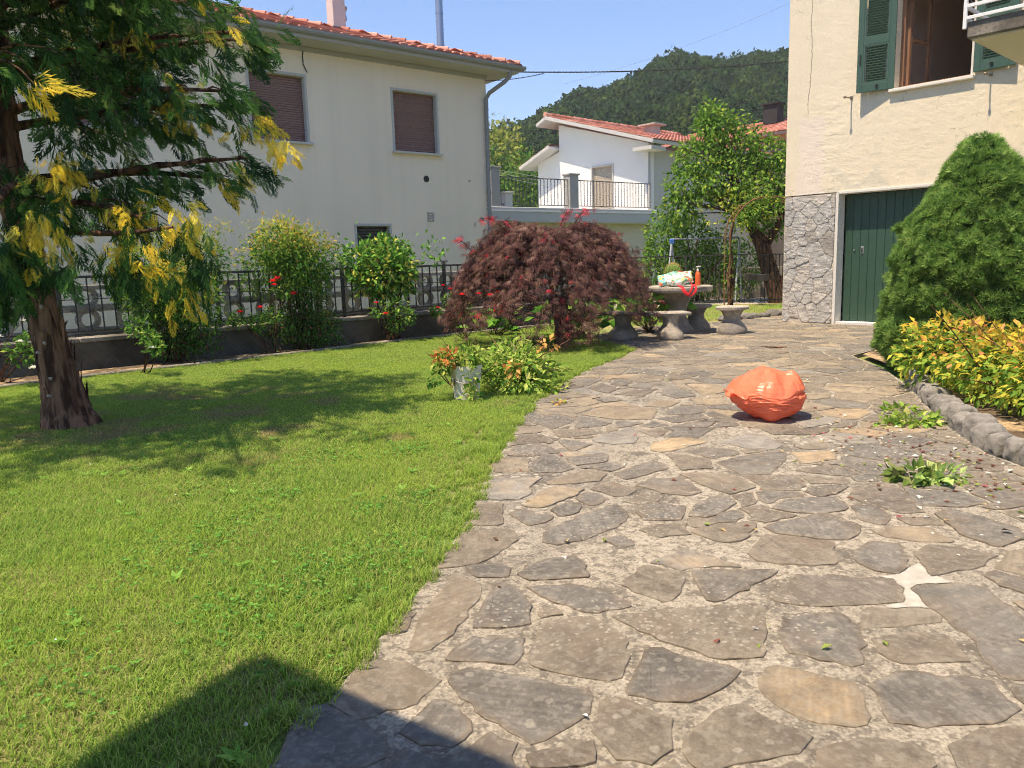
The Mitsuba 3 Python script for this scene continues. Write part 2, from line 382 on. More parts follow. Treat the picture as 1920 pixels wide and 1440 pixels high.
SLABS = [('d',[(-0.34,1.98),(-0.25,2.13),(-0.2,2.1),(-0.16,2.02),(-0.16,1.96),(-0.19,1.91),(-0.26,1.93)]),
('d',[(-0.23,2.27),(-0.18,2.31),(0,2.25),(0.13,2.18),(0.21,2.16),(0.2,2.06),(0.1,1.96),(0.03,1.91),(-0.11,2.06),(-0.19,2.17)]),
('d',[(-0.24,2.38),(-0.17,2.51),(0,2.49),(-0.02,2.34)]),
('d',[(-0.16,2.6),(-0.11,2.86),(-0.06,2.97),(-0.01,2.91),(0.04,2.78),(0.03,2.6),(-0.07,2.59)]),
('b',[(0.04,2.41),(0.09,2.61),(0.25,2.65),(0.32,2.56),(0.36,2.44),(0.32,2.25),(0.27,2.22),(0.15,2.26),(0.04,2.33)]),
('w',[(-0.37,2.45),(-0.36,2.67),(-0.26,3.06),(-0.16,2.96),(-0.16,2.86),(-0.25,2.54),(-0.32,2.43)]),
('w',[(-0.57,2.14),(-0.51,2.39),(-0.38,2.36),(-0.27,2.25),(-0.31,2.14),(-0.46,2.05)]),
('b',[(0.03,1.85),(0.17,1.9),(0.19,1.87),(0.18,1.82),(0.03,1.82)]),
('d',[(-0.65,2.08),(-0.59,2.12),(-0.39,1.96),(-0.37,1.89),(-0.42,1.83),(-0.64,1.84)]),
('d',[(0.01,3.06),(0.09,3.17),(0.26,3.23),(0.3,3.02),(0.17,3),(0.05,3)]),
('d',[(-0.21,3.15),(-0.08,3.16),(-0.03,3.12),(-0.05,3.04),(-0.17,3.04)]),
('d',[(0.05,2.92),(0.24,2.92),(0.35,2.84),(0.42,2.74),(0.38,2.71),(0.26,2.69),(0.18,2.76),(0.09,2.85)]),
('g',[(0.13,3.43),(0.14,3.55),(0.32,3.77),(0.54,3.94),(0.57,3.74),(0.5,3.62),(0.32,3.45),(0.18,3.39)]),
('g',[(-0.03,3.85),(0.03,3.91),(0.18,3.76),(0.13,3.69),(0.06,3.67)]),
('b',[(-0.22,3.69),(-0.21,3.98),(-0.08,4.02),(-0.07,3.68)]),
('w',[(-0.34,3.15),(-0.29,3.41),(-0.21,3.61),(-0.03,3.6),(0,3.46),(-0.14,3.23),(-0.23,3.17)]),
('l',[(-0.16,4.11),(-0.14,4.49),(0.15,4.49),(0.07,4.31),(0.08,4.19),(0.01,4.08)]),
('t',[(0.06,3.97),(0.15,4.21),(0.26,4.29),(0.38,4.23),(0.34,4.14),(0.14,3.93)]),
('d',[(0.34,4.06),(0.38,4.14),(0.45,4.14),(0.49,4.07),(0.46,3.97),(0.4,3.94)]),
('d',[(0.19,3.87),(0.26,3.96),(0.34,3.92),(0.3,3.82),(0.23,3.78)]),
('b',[(0.44,4.24),(0.56,4.37),(0.68,4.19),(0.6,4.09),(0.53,4.11)]),
('g',[(0.71,4.27),(0.81,4.39),(0.99,4.39),(1.03,4.11),(0.94,4.06),(0.82,4.13)]),
('b',[(0.6,3.99),(0.72,4.12),(0.79,4.01),(0.7,3.94)]),
('g',[(0.64,3.86),(0.74,3.95),(0.88,3.87),(0.83,3.68),(0.64,3.69)]),
('g',[(0.88,3.73),(0.97,3.93),(1.08,4.02),(1.15,4.01),(1.16,3.91),(1.07,3.8),(0.97,3.7)]),
('g',[(0.97,3.65),(1.06,3.76),(1.13,3.78),(1.14,3.71),(1.08,3.63),(1,3.62)]),
('w',[(0.86,3.68),(0.91,3.7),(0.96,3.61),(0.9,3.56),(0.85,3.57)]),
('w',[(0.84,3.5),(0.97,3.57),(1.13,3.59),(1.16,3.57),(1.05,3.38),(0.96,3.35)]),
('w',[(0.61,3.54),(0.71,3.61),(0.82,3.61),(0.8,3.48),(0.68,3.44)]),
('d',[(0.42,3.42),(0.49,3.49),(0.54,3.38),(0.48,3.33)]),
('w',[(0.19,4.35),(0.32,4.52),(0.47,4.64),(0.56,4.53),(0.49,4.4),(0.34,4.35)]),
('d',[(0.09,4.75),(0.19,5.03),(0.26,5.04),(0.36,4.68),(0.29,4.61),(0.13,4.61)]),
('w',[(-0.13,4.88),(-0.08,5),(0.09,4.97),(0.08,4.65),(-0.12,4.65)]),
('g',[(-0.04,5.06),(0.01,5.3),(0.19,5.36),(0.31,5.11),(0.16,5.03)]),
('d',[(0.33,5.43),(0.39,5.45),(0.55,5.29),(0.4,5.12)]),
('l',[(0.57,5.4),(0.66,5.55),(0.9,5.77),(0.89,5.45),(0.85,5.31),(0.68,5.31)]),
('b',[(0.33,5.79),(0.62,5.8),(0.62,5.63),(0.39,5.54),(0.32,5.6)]),
('o',[(0.94,5.1),(0.98,5.26),(1.15,5.42),(1.27,5.4),(1.35,5.26),(1.09,5.08),(0.99,5.03)]),
('g',[(0.61,4.52),(0.74,4.67),(0.9,4.8),(0.95,4.62),(0.66,4.41)]),
('b',[(1.02,4.95),(1.14,4.9),(1.25,4.78),(1.21,4.59),(1.03,4.58),(1.04,4.75)]),
('g',[(1.17,5.03),(1.31,5.12),(1.48,5.03),(1.48,4.93),(1.28,4.83)]),
('g',[(1.3,4.72),(1.4,4.81),(1.57,4.89),(1.79,4.94),(1.73,4.77),(1.52,4.44),(1.38,4.42),(1.32,4.58)]),
('w',[(1.01,4.48),(1.2,4.48),(1.3,4.42),(1.35,4.18),(1.19,4.06),(1.09,4.23)]),
('l',[(1.47,5.24),(1.64,5.42),(1.76,5.5),(1.81,5.45),(1.82,5.11),(1.75,5.02),(1.58,5.08)]),
('l',[(2.2,5.82),(2.53,5.97),(2.49,5.78),(2.18,5.62)]),
('w',[(1.92,5.06),(2.06,5.16),(2.13,5.12),(2.1,5),(1.95,4.98)]),
('t',[(1.84,4.91),(2.1,4.92),(2.03,4.72),(1.8,4.64)]),
('g',[(1.71,4.5),(1.93,4.58),(1.99,4.55),(2.02,4.37),(1.98,4.34),(1.81,4.41)]),
('w',[(1.7,4.35),(1.92,4.29),(1.87,4.2),(1.69,4.23)]),
('g',[(1.6,4.07),(1.65,4.15),(1.86,4.15),(1.74,4.02),(1.64,3.97)]),
('d',[(1.33,3.81),(1.45,3.92),(1.59,3.95),(1.7,3.94),(1.7,3.8),(1.65,3.73),(1.45,3.71)]),
('g',[(1.2,3.53),(1.5,3.69),(1.56,3.69),(1.64,3.53),(1.57,3.38),(1.5,3.34),(1.39,3.36),(1.22,3.46)]),
('g',[(1.74,3.81),(1.84,3.8),(1.84,3.66),(1.79,3.55),(1.75,3.52),(1.69,3.61)]),
('b',[(1.78,3.95),(1.96,4.19),(2.09,4.19),(2.11,4.02),(2.04,3.69),(1.93,3.67),(1.85,3.82)]),
('d',[(2.15,4.08),(2.18,4.01),(2.4,3.99),(2.42,3.79),(2.27,3.74),(2.07,3.8)]),
('w',[(1.88,3.59),(2.05,3.59),(2.02,3.5),(1.89,3.51)]),
('t',[(1.69,3.44),(1.74,3.48),(1.93,3.45),(1.95,3.27),(1.82,3.3),(1.69,3.37)]),
('g',[(2.09,3.64),(2.18,3.72),(2.33,3.39),(2.29,3.3),(2.1,3.2),(2.05,3.36)]),
('b',[(1.02,3.21),(1.16,3.42),(1.43,3.32),(1.33,3.07),(1.21,3.07),(1.04,3.12)]),
('g',[(1.44,3.12),(1.48,3.19),(1.6,3.3),(1.7,3.27),(1.67,3.14),(1.61,3.03),(1.53,2.96),(1.46,3.01)]),
('b',[(1.73,3.14),(1.8,3.22),(1.94,3.2),(2.02,3.1),(1.9,3),(1.67,2.93)]),
('g',[(1.87,2.9),(1.93,2.94),(2.03,2.83),(1.94,2.69),(1.89,2.79)]),
('b',[(0.96,2.77),(1.04,2.84),(1.14,2.95),(1.27,2.95),(1.39,2.91),(1.49,2.89),(1.49,2.85),(1.44,2.71),(1.36,2.7),(1.11,2.69),(1.02,2.71)]),
('b',[(1.21,2.52),(1.25,2.61),(1.29,2.64),(1.47,2.64),(1.5,2.57),(1.47,2.54),(1.28,2.51)]),
('g',[(1.53,2.8),(1.59,2.83),(1.72,2.83),(1.8,2.78),(1.77,2.52),(1.74,2.41),(1.57,2.15),(1.48,2.16),(1.49,2.3),(1.53,2.38),(1.52,2.45)]),
('g',[(0.91,2.48),(0.96,2.6),(1.03,2.62),(1.17,2.61),(1.18,2.52),(1.14,2.4),(1.08,2.27),(1.04,2.27),(0.89,2.36)]),
('b',[(1.2,2.42),(1.3,2.46),(1.44,2.43),(1.42,2.27),(1.32,2.27),(1.2,2.27),(1.19,2.34)]),
('t',[(0.76,2.23),(0.78,2.26),(0.84,2.26),(0.93,2.19),(1,2.16),(0.98,2),(0.96,1.96),(0.9,1.96),(0.82,1.97),(0.75,2.06),(0.73,2.14)]),
('d',[(1.06,2.14),(1.14,2.19),(1.22,2.21),(1.3,2.18),(1.41,2.14),(1.4,2.08),(1.39,1.99),(1.3,1.95),(1.22,1.95),(1.09,1.94),(1.04,1.97),(1.05,2.07)]),
('w',[(0.43,1.85),(0.5,1.97),(0.58,2.04),(0.64,2.05),(0.68,1.98),(0.73,1.94),(0.77,1.9),(0.73,1.85),(0.56,1.81),(0.46,1.78)]),
('b',[(1.14,1.84),(1.24,1.9),(1.37,1.91),(1.4,1.9),(1.28,1.72),(1.1,1.73)]),
('w',[(0.75,1.78),(0.83,1.87),(0.95,1.88),(1.05,1.84),(1.04,1.76)]),
('b',[(0.21,1.96),(0.25,2.11),(0.28,2.12),(0.36,2.05),(0.42,1.99),(0.39,1.89),(0.34,1.82),(0.25,1.84)]),
('d',[(0.33,2.14),(0.43,2.4),(0.46,2.41),(0.57,2.3),(0.68,2.25),(0.68,2.23),(0.61,2.17),(0.5,2.08),(0.42,2.11)]),
('w',[(0.36,2.64),(0.55,2.67),(0.88,2.7),(0.9,2.64),(0.78,2.33),(0.63,2.34),(0.5,2.46),(0.41,2.56)]),
('b',[(0.41,2.93),(0.55,3.1),(0.62,3.05),(0.68,3),(0.6,2.79),(0.56,2.76),(0.49,2.83)]),
('g',[(0.74,3.03),(1.06,3.01),(1.02,2.96),(0.79,2.77),(0.73,2.75),(0.72,2.91)]),
('t',[(1.8,7.76),(2.06,7.71),(2.12,7.3),(1.79,7.07)]),
('g',[(1.52,7.53),(1.68,7.46),(1.72,7.09),(1.52,7),(1.44,7.21)]),
('d',[(1.31,6.38),(1.46,6.62),(1.63,6.56),(1.61,6.33),(1.43,6.24),(1.3,6.26)]),
('d',[(1.18,6.13),(1.55,6.25),(1.57,6.1),(1.3,5.94)]),
('g',[(1.25,5.81),(1.42,5.95),(1.58,5.9),(1.46,5.73)]),
('t',[(0.58,6.37),(0.81,6.69),(1.25,6.52),(1.12,6.11),(0.88,6.11)]),
('d',[(0.11,6.25),(0.39,6.36),(0.49,6.14),(0.3,5.84)]),
('d',[(0.49,5.87),(0.57,6.28),(0.78,5.99),(0.66,5.87)]),
('d',[(0.84,6.06),(1.02,5.95),(0.81,5.82)]),
('d',[(1.01,5.85),(1.12,6.02),(1.2,5.87),(1.06,5.79)]),
('b',[(0.97,5.67),(1.09,5.72),(1.17,5.67),(1.04,5.47)]),
('w',[(0.01,5.7),(0.07,5.98),(0.22,5.9),(0.2,5.73)]),
('g',[(0.8,7.66),(0.94,7.96),(1.07,7.62),(0.93,7.38)]),
('d',[(1.43,8.71),(1.58,8.92),(1.78,8.64),(1.63,8.39)]),
('g',[(1.04,7.9),(1.14,8.28),(1.27,8.05),(1.16,7.78)]),
('b',[(1,7.29),(1.17,7.47),(1.42,7.51),(1.23,7.17)]),
('g',[(1.2,7.68),(1.33,7.94),(1.46,7.82),(1.35,7.52)]),
('w',[(1.65,8.07),(1.76,8.42),(2.05,8.36),(1.83,8.09)]),
('g',[(1.92,8.12),(2.08,8.2),(2.28,7.81),(2.03,7.71)]),
('g',[(0.79,7.09),(0.93,7.18),(1.01,6.98),(0.85,6.89)]),
('t',[(1.17,6.67),(1.3,6.89),(1.52,6.86),(1.34,6.57)]),
('t',[(1.64,6.95),(1.9,7.13),(2.01,6.89),(1.9,6.62),(1.64,6.66)]),
('w',[(0.87,8.65),(0.96,8.99),(1.38,9.02),(1.2,8.53)]),
('g',[(0.58,8.08),(0.71,8.41),(0.98,8.26),(0.78,7.85)]),
('g',[(0.19,6.96),(0.27,7.17),(0.54,7.17),(0.46,6.96)])]
# ------------------------------------------------------------------ ground, lawn, paving, kerbs
EDGE = [(-.95, 1.0), (-.68, 1.84), (-.58, 2.16), (-.52, 2.45), (-.43, 2.77), (-.35, 3.18), (-.26, 3.69), (-.18, 4.49), (-.07, 5.28), (.06, 6.29), (.27, 7.18), (.58, 8.17), (.89, 9.01), (1.19, 9.62), (1.55, 10.3), (1.75, 10.9)]
KERB = [(-7.6, 6.3), (-6.1, 8.62), (-5.6, 9.35), (-4.85, 10.05), (-4.07, 10.72), (-3.41, 11.4), (-2.85, 11.95), (-1.78, 13.09), (-.32, 14.43), (.74, 15.3)]
lawn_pg = Polygon(EDGE + [(1.4, 12.0), (1.2, 14.2), (.74, 15.3)] + KERB[::-1][1:] + [(-7.6, 1.0), (-4, -1.0), (-1.3, -.6)]).buffer(0)
bed_line = [(4.3, 9.6), (4.15, 8.49), (3.86, 7.41), (3.62, 6.71), (3.26, 5.72), (3.02, 4.76), (3.06, 4.2), (3.4, 3.5)]
pave_pg = Polygon([(-1.2, -1.5)] + EDGE + [(1.4, 12.0), (1.5, 13.3), (2.34, 14.45), (3.33, 14.84), (4.15, 15.19), (5.73, 16.3), (9.5, 11.5), (6.5, 10.5), (4.9, 10.2)] + bed_line + [(6.5, 2.6), (6.5, -1.5)]).buffer(0)

def sheet(pg, z, step=None, seed=0, amp=0):
    v, f = trimesh.creation.triangulate_polygon(pg, engine='earcut')
    return np.c_[v, np.full(len(v), z)], f
g = MB((0, 0)); v, f = sheet(Polygon([(-335, -30), (335, -30), (335, 345), (-335, 345)]), -.055); g.add(v, f)
tag(obj('ground', g, 'm_soil'), kind='structure')
g = MB((0, 0)); v, f = sheet(lawn_pg, -.006); g.add(v, f)
tag(obj('lawn', g, 'm_soil'), kind='structure')
mort = MB((0, 0)); v, f = sheet(pave_pg, 0.0); mort.add(v, f)
# a shallow skirt closes the sheet's edge
co = np.asarray(pave_pg.exterior.coords)
sk = np.vstack([np.c_[co, np.zeros(len(co))], np.c_[co, np.full(len(co), -.06)]]); n_ = len(co)
mort.add(sk, [[i, i + 1, n_ + i + 1, n_ + i] for i in range(n_ - 1)])
tag(obj('paving', mort, 'm_mortar'), kind='structure')

TINT = {'d': .10, 'g': .22, 'b': .42, 'w': .58, 't': .82, 'o': 1.0, 'l': 1.2}
def rough_poly(pts, rng, step=.045, amp=.006, rnd=.012):
    pg = Polygon(pts).buffer(0)
    if pg.is_empty or pg.geom_type != 'Polygon': return None
    pg = pg.buffer(-rnd).buffer(rnd, quad_segs=2)
    if pg.is_empty or pg.geom_type != 'Polygon': return None
    L = pg.exterior.length; n = int(min(34, max(9, L / step)))
    P = A3([pg.exterior.interpolate(i / n, normalized=True).coords[0] for i in range(n)])
    c = A3(pg.centroid.coords[0])
    P = P + unit(P - c) * (rng.standard_normal((n, 1)) * amp)
    q = Polygon(P).buffer(0)
    return q if q.geom_type == 'Polygon' and not q.is_empty else None
def slab_mesh(pg, h, tint, seed, fr=None, inset=.007, rng=None):
    """stone with a chamfered upper rim; local (x, y, height)"""
    P = np.asarray(pg.exterior.coords)[:-1]
    if Polygon(P).exterior.is_ccw is False: P = P[::-1]
    n = len(P); c = P.mean(0)
    dist = np.linalg.norm(c - P, axis=1, keepdims=True)
    top = P + unit(c - P) * inset
    mid = P + unit(c - P) * np.minimum(.42 * dist, inset + .032)     # worn, dusty rim: the tint fades towards the edge
    hh = h + (.0012 * rng.standard_normal(n) if rng is not None else 0)
    v = np.vstack([np.c_[P, np.full(n, -.02)], np.c_[P, hh - .002], np.c_[top, hh], np.c_[mid, hh + .0008]])
    f = []
    for k in (0, 1, 2):
        f += [[k * n + i, k * n + (i + 1) % n, (k + 1) * n + (i + 1) % n] for i in range(n)]
        f += [[k * n + i, (k + 1) * n + (i + 1) % n, (k + 1) * n + i] for i in range(n)]
    tp = Polygon(mid)
    if not tp.is_valid: return None
    tv, tf = trimesh.creation.triangulate_polygon(tp, engine='earcut')
    tf = cKDTree(mid).query(tv)[1][np.asarray(tf)]
    A, B, C_ = mid[tf[:, 0]], mid[tf[:, 1]], mid[tf[:, 2]]
    cr = (B - A)[:, 0] * (C_ - A)[:, 1] - (B - A)[:, 1] * (C_ - A)[:, 0]
    tf[cr < 0] = tf[cr < 0][:, ::-1]
    f += (tf + 3 * n).tolist()
    if fr is not None: v = fr(v)
    rim = tint * .45 + .66 * .55 if fr is None and tint < 1.1 else tint
    uv = np.c_[np.r_[np.full(3 * n, rim), np.full(n, tint)], np.full(4 * n, seed)]
    return v, A3(f), uv

rng = np.random.default_rng(5)
placed = []
for kind, pts in SLABS:
    pg = rough_poly(Polygon(pts).buffer(.012, join_style=2, mitre_limit=2).exterior.coords, rng, .045, .006, .006)
    if pg is not None: placed.append((pg, TINT[kind] + rng.normal(0, .035), rng.uniform(.002, .006)))
taken = unary_union([p[0].buffer(.020) for p in placed])
free = pave_pg.buffer(-.02).difference(taken)
pts = []
cell = .40
x0, y0, x1, y1 = pave_pg.bounds
for iy in np.arange(y0, y1, cell * .8):
    for ix in np.arange(x0, x1, cell):
        pts.append((ix + rng.uniform(-.17, .17), iy + rng.uniform(-.14, .14)))
# thin out seeds inside hand-laid stones so that their neighbours grow up to them
pts = A3([p for p in pts if not taken.buffer(-.03).contains(Point(p))])
vor = Voronoi(pts)
fill = []
for i, reg in enumerate(vor.point_region):
    R = vor.regions[reg]
    if -1 in R or len(R) < 3: continue
    cellp = Polygon(vor.vertices[R])
    if not cellp.intersects(free): continue
    q = cellp.intersection(free).buffer(-rng.uniform(.006, .018))
    for gq in getattr(q, 'geoms', [q]):
        if gq.is_empty or gq.area < .006: continue
        if gq.area / gq.convex_hull.area < .62 or 4 * PI * gq.area / gq.length ** 2 < .16: continue
        pg = rough_poly(gq.exterior.coords, rng, .05, .005, .008)
        if pg is None: continue
        far = pg.centroid.y > 6.5
        ti = rng.choice([.08, .2, .42, .58, .8, 1.2, .7], p=[.16, .16, .2, .24, .10, .06, .08] if not far else [.07, .12, .17, .32, .18, .06, .08])
        fill.append((pg, ti + rng.normal(0, .05), rng.uniform(.001, .005)))
allst = placed + fill
def prom(pg):
    c = pg.centroid; d = math.hypot(c.x, c.y)
    vis = c.y > 1.2 and abs(c.x) < .75 * c.y + .2
    return (pg.area / d ** 3) * (1 if vis else .001)
allst.sort(key=lambda s: -prom(s[0]))
rest = MB((0, 0))
for i, (pg, ti, h) in enumerate(allst):
    m = slab_mesh(pg, h + .003, ti, rng.random(), None, .004, rng)
    if m is None: continue
    if i < 300: obj('stone', MB((0, 0)).add(*m), 'm_slab', 'paving')
    else: rest.add(*m)
if rest.n: tag(obj('far_stones', rest, 'm_slab', 'paving'), kind='stuff')

# a repair in nearly white cement between three of the slabs
wp = Polygon([(1.46, 2.93), (1.53, 2.94), (1.68, 3.05), (1.67, 2.97), (1.69, 2.89), (1.71, 2.85), (1.59, 2.84), (1.53, 2.8), (1.52, 2.68), (1.51, 2.64), (1.35, 2.64), (1.36, 2.67), (1.43, 2.69), (1.44, 2.71), (1.49, 2.85), (1.49, 2.89)])
wp = wp.buffer(0).difference(unary_union([p[0] for p in placed]).buffer(.004))
pm_ = MB((0, 0))
for q in getattr(wp, 'geoms', [wp]):
    if q.area > .0005: v, f = sheet(q, .004); pm_.add(v, f)
tag(obj('mortar_patch', pm_, 'm_white_mortar', 'paving'), 'nearly white cement repair')

# grass: blade patches, laid edge to edge and clipped by the lawn's outline
def blades(rng, n, rad, h0, h1):
    x, y = rng.uniform(-rad, rad, (2, n))
    h = rng.uniform(h0, h1, n) * (1 - .35 * rng.random(n)); a = rng.uniform(0, 2 * PI, n)
    lean = rng.uniform(.2, 1.25, n) * h; w = rng.uniform(.0012, .0021, n)
    dx, dy = np.cos(a), np.sin(a); px, py = -dy, dx
    tw = rng.uniform(-.8, .8, n); px, py = px * np.cos(tw) - py * np.sin(tw), px * np.sin(tw) + py * np.cos(tw)
    b = np.stack([x, y, np.full(n, -.004)], 1); wv = np.stack([px, py, 0 * x], 1) * w[:, None]
    m = b + np.stack([dx * lean * .35, dy * lean * .35, h * .62], 1)
    t = b + np.stack([dx * lean, dy * lean, h], 1)
    v = np.stack([b - wv, b + wv, m + wv * .85, m - wv * .85, t], 1).reshape(-1, 3)
    f = (np.arange(n)[:, None, None] * 5 + A3([[0, 1, 2], [0, 2, 3], [3, 2, 4]])).reshape(-1, 3)
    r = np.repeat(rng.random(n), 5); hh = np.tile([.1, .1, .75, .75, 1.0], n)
    return v, f, np.stack([r, hh], 1)
def group(name, mesh, bsdf):
    kw = {'uv': mesh[2]} if mesh[2].shape[1] == 2 else {'color': mesh[2]}
    scene[name] = {'type': 'shapegroup', 'mesh': mikit.ply(mesh[:2], bsdf, smooth=False, **kw)}
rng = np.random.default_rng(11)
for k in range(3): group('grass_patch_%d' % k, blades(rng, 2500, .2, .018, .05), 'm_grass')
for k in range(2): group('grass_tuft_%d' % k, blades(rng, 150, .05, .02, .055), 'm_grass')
tag('grass', 'short mown lawn grass with dry straw coloured patches', 'grass', kind='stuff')
inner = lawn_pg.buffer(-.21)
gi = 0
def put_grass(grp, x, y, s=1.0):
    global gi
    gi += 1
    scene['grass__%04d' % gi] = {'type': 'instance', 'g': {'type': 'ref', 'id': grp},
        'to_world': T().translate([x, y, 0]).rotate([0, 0, 1], float(rng.choice([0, 90, 180, 270]))).scale([1, 1, s])}
def in_view(x, y): return y > -.5 and abs(x) < .85 * y + 2.2
filled = []
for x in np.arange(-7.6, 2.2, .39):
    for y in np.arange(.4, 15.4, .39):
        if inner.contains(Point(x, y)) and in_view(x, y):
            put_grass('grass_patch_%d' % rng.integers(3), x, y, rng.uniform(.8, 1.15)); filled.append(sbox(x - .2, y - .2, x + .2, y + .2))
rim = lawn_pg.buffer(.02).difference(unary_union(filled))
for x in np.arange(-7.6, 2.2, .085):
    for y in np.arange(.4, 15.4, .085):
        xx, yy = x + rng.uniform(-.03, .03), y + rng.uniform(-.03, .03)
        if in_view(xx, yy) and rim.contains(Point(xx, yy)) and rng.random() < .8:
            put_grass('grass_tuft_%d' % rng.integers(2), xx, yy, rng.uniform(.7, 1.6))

# clover and plantain between the blades
rng = np.random.default_rng(13)
W = MB()
for c in range(34):
    cx, cy = rng.uniform(-3.2, -.5), rng.uniform(1.7, 6.0)
    n = rng.integers(20, 90); r = rng.uniform(.06, .26)
    P = np.c_[rng.normal(cx, r, n), rng.normal(cy, r, n), rng.uniform(.012, .034, n)]
    P = P[A3([lawn_pg.buffer(-.02).contains(Point(p)) for p in P], bool)]
    for k in range(3):
        a = rng.uniform(0, 2 * PI, len(P)) * .15 + k * 2.1
        if len(P): W.add(*cloud(leaf_tpl(.45, .06, .05), P, np.c_[np.cos(a), np.sin(a), np.full(len(P), .15)], unit(A3([0, 0, 1.]) + rng.normal(0, .3, (len(P), 3))), rng.uniform(.010, .020, len(P)), pick(rng, len(P), [(.07, .18, .03), (.11, .25, .045), (.05, .13, .025)], [1, 1, 1])))
for c in range(70):
    cx, cy = rng.uniform(-3.4, -.4), rng.uniform(1.6, 6.5)
    if not lawn_pg.buffer(-.06).contains(Point(cx, cy)): continue
    n = 7; a = np.arange(n) * .9 + rng.random()
    W.add(*cloud(leaf_tpl(.2, .03, .1), np.tile([cx, cy, .008], (n, 1)), np.c_[np.cos(a), np.sin(a), rng.uniform(.2, .8, n)], np.tile([0, 0, 1.], (n, 1)), rng.uniform(.03, .065, n), pick(rng, n, [(.11, .24, .04), (.15, .28, .05)], [1, 1])))
tag(obj('lawn_weeds', W, 'm_leaf'), 'clover and small broad leaved weeds growing among the lawn grass', 'weeds', kind='stuff')

# planting bed beside the fence, and the right-hand bed
g = MB((0, 0)); v, f = sheet(Polygon(KERB + [(2.6, 17.2), (-7.6, 8.62)]).buffer(0), .02); g.add(v, f)
tag(obj('planting_bed', g, 'm_dirt'), kind='structure')
g = MB((0, 0)); v, f = sheet(Polygon([(x + .13, y) for x, y in bed_line] + [(6.5, 3.0), (6.6, 10.4), (4.9, 10.15)]).buffer(0), .012); g.add(v, f)
tag(obj('shrub_bed', g, 'm_dirt'), kind='structure')
g = MB((0, 0)); v, f = sheet(Polygon([(1.4, 12.0), (1.5, 13.3), (2.34, 14.45), (3.33, 14.84), (4.15, 15.19), (5.73, 16.3), (8, 17.5), (8, 20.6), (2.0, 20.8), (.8, 15.3), (1.2, 14.2)]).buffer(0), -.012); g.add(v, f)
back_lawn = Polygon([(2.5, 14.7), (3.33, 15.0), (4.15, 15.4), (5.73, 16.5), (8, 17.6), (8, 19.6), (6.3, 19.6), (2.4, 20.2), (1.6, 15.3)])
tag(obj('back_lawn', g, 'm_soil'), kind='structure')
rg = MB((0, 0)); rr = np.random.default_rng(3)
bv, bf, ba = blades(rr, 16000, 1, .03, .08)
bv[:, 0] = bv[:, 0]; o = np.repeat(np.stack([rr.uniform(1.6, 7.6, 16000), rr.uniform(14.7, 20.2, 16000)], 1), 5, 0)
root = bv.reshape(-1, 5, 3)[:, :2].mean(1)
keep = A3([back_lawn.contains(Point(p)) for p in o[::5]])
bv[:, :2] += o - np.repeat(root[:, :2], 5, 0)
bb = bv.reshape(-1, 5, 3); ctr = bb.mean(1, keepdims=True); bb[..., :2] = ctr[..., :2] + (bb[..., :2] - ctr[..., :2]) * 2.2
bb, ba = bb[keep], ba.reshape(-1, 5, 2)[keep]
bf = (np.arange(len(bb))[:, None, None] * 5 + A3([[0, 1, 2], [0, 2, 3], [3, 2, 4]])).reshape(-1, 3)
rg.add(bb.reshape(-1, 3), bf, ba.reshape(-1, 2))
tag(obj('back_grass', rg, 'm_grass'), 'strip of uncut grass between the stone table and the iron fence', 'grass', kind='stuff')
g = MB((.75, .5)); v, f = sheet(Polygon([(-1, 20.95), (26, 19.6), (26, 23.2), (-1, 24)]), -.03); g.add(v, f)
tag(obj('lane', g, 'm_concrete'), kind='structure')

# concrete strip between lawn and bed
kl = LineString(KERB)
t = thing('lawn_kerb', 'low mossy concrete edging strip between the lawn and the fence bed', 'edging')
s = 0.0
rng = np.random.default_rng(21)
while s < kl.length - .1:
    L = rng.uniform(.7, 1.0); e = min(kl.length, s + L)
    a, b = A3(kl.interpolate(s + .01).coords[0]), A3(kl.interpolate(e - .01).coords[0])
    d = unit(b - a); n = A3([d[1], -d[0]])
    obj('kerb_block', MB((.42, .3)).box(np.r_[(a + b) / 2, .012], (np.linalg.norm(b - a), .085, .075), [np.r_[d, 0], np.r_[-d[1], d[0], 0], [0, 0, 1]], bevel=.012), 'm_concrete', t)
    s = e
# rounded boulders edging the right-hand bed
t = thing('bed_edging', 'row of rounded grey cobbles edging the bed of yellow shrubs', 'edging')
bl = LineString(bed_line[1:])
s = .95; i = 0
while s < bl.length - .1:
    r = rng.uniform(.078, .105); s += r * .99
    p = bl.interpolate(s).coords[0]
    m = trimesh.creation.icosphere(subdivisions=3); vv = np.asarray(m.vertices)
    vv = np.sign(vv) * np.abs(vv) ** .72
    vv = vv * (1 + .6 * (vfbm(vv * 1.5 + i * 5.1, 3, 3) - .5))[:, None] * r * A3([1.0, rng.uniform(.88, 1.0), rng.uniform(1.0, 1.4)])
    obj('stone', MB((.25 + .3 * rng.random(), rng.random())).add(vv + A3([p[0] + .10 + rng.normal(0, .012), p[1], .03]), m.faces), 'm_slab_round', t, True)
    s += r * .99; i += 1
t = thing('rock_border', 'line of small dark rocks along the grass in front of the iron fence', 'edging')
for i, (a, b) in enumerate(((4.3, 15.4), (4.55, 15.55), (4.8, 15.65), (5.05, 15.85), (5.3, 16.0), (5.55, 16.2), (5.8, 16.4))):
    obj('rock', MB((.1 + .2 * rng.random(), rng.random())).ball((a, b, .03), rng.uniform(.10, .15), 2, wob=.35, seed=i, sc=(1.2, 1, .75)), 'm_slab_round', t, True)
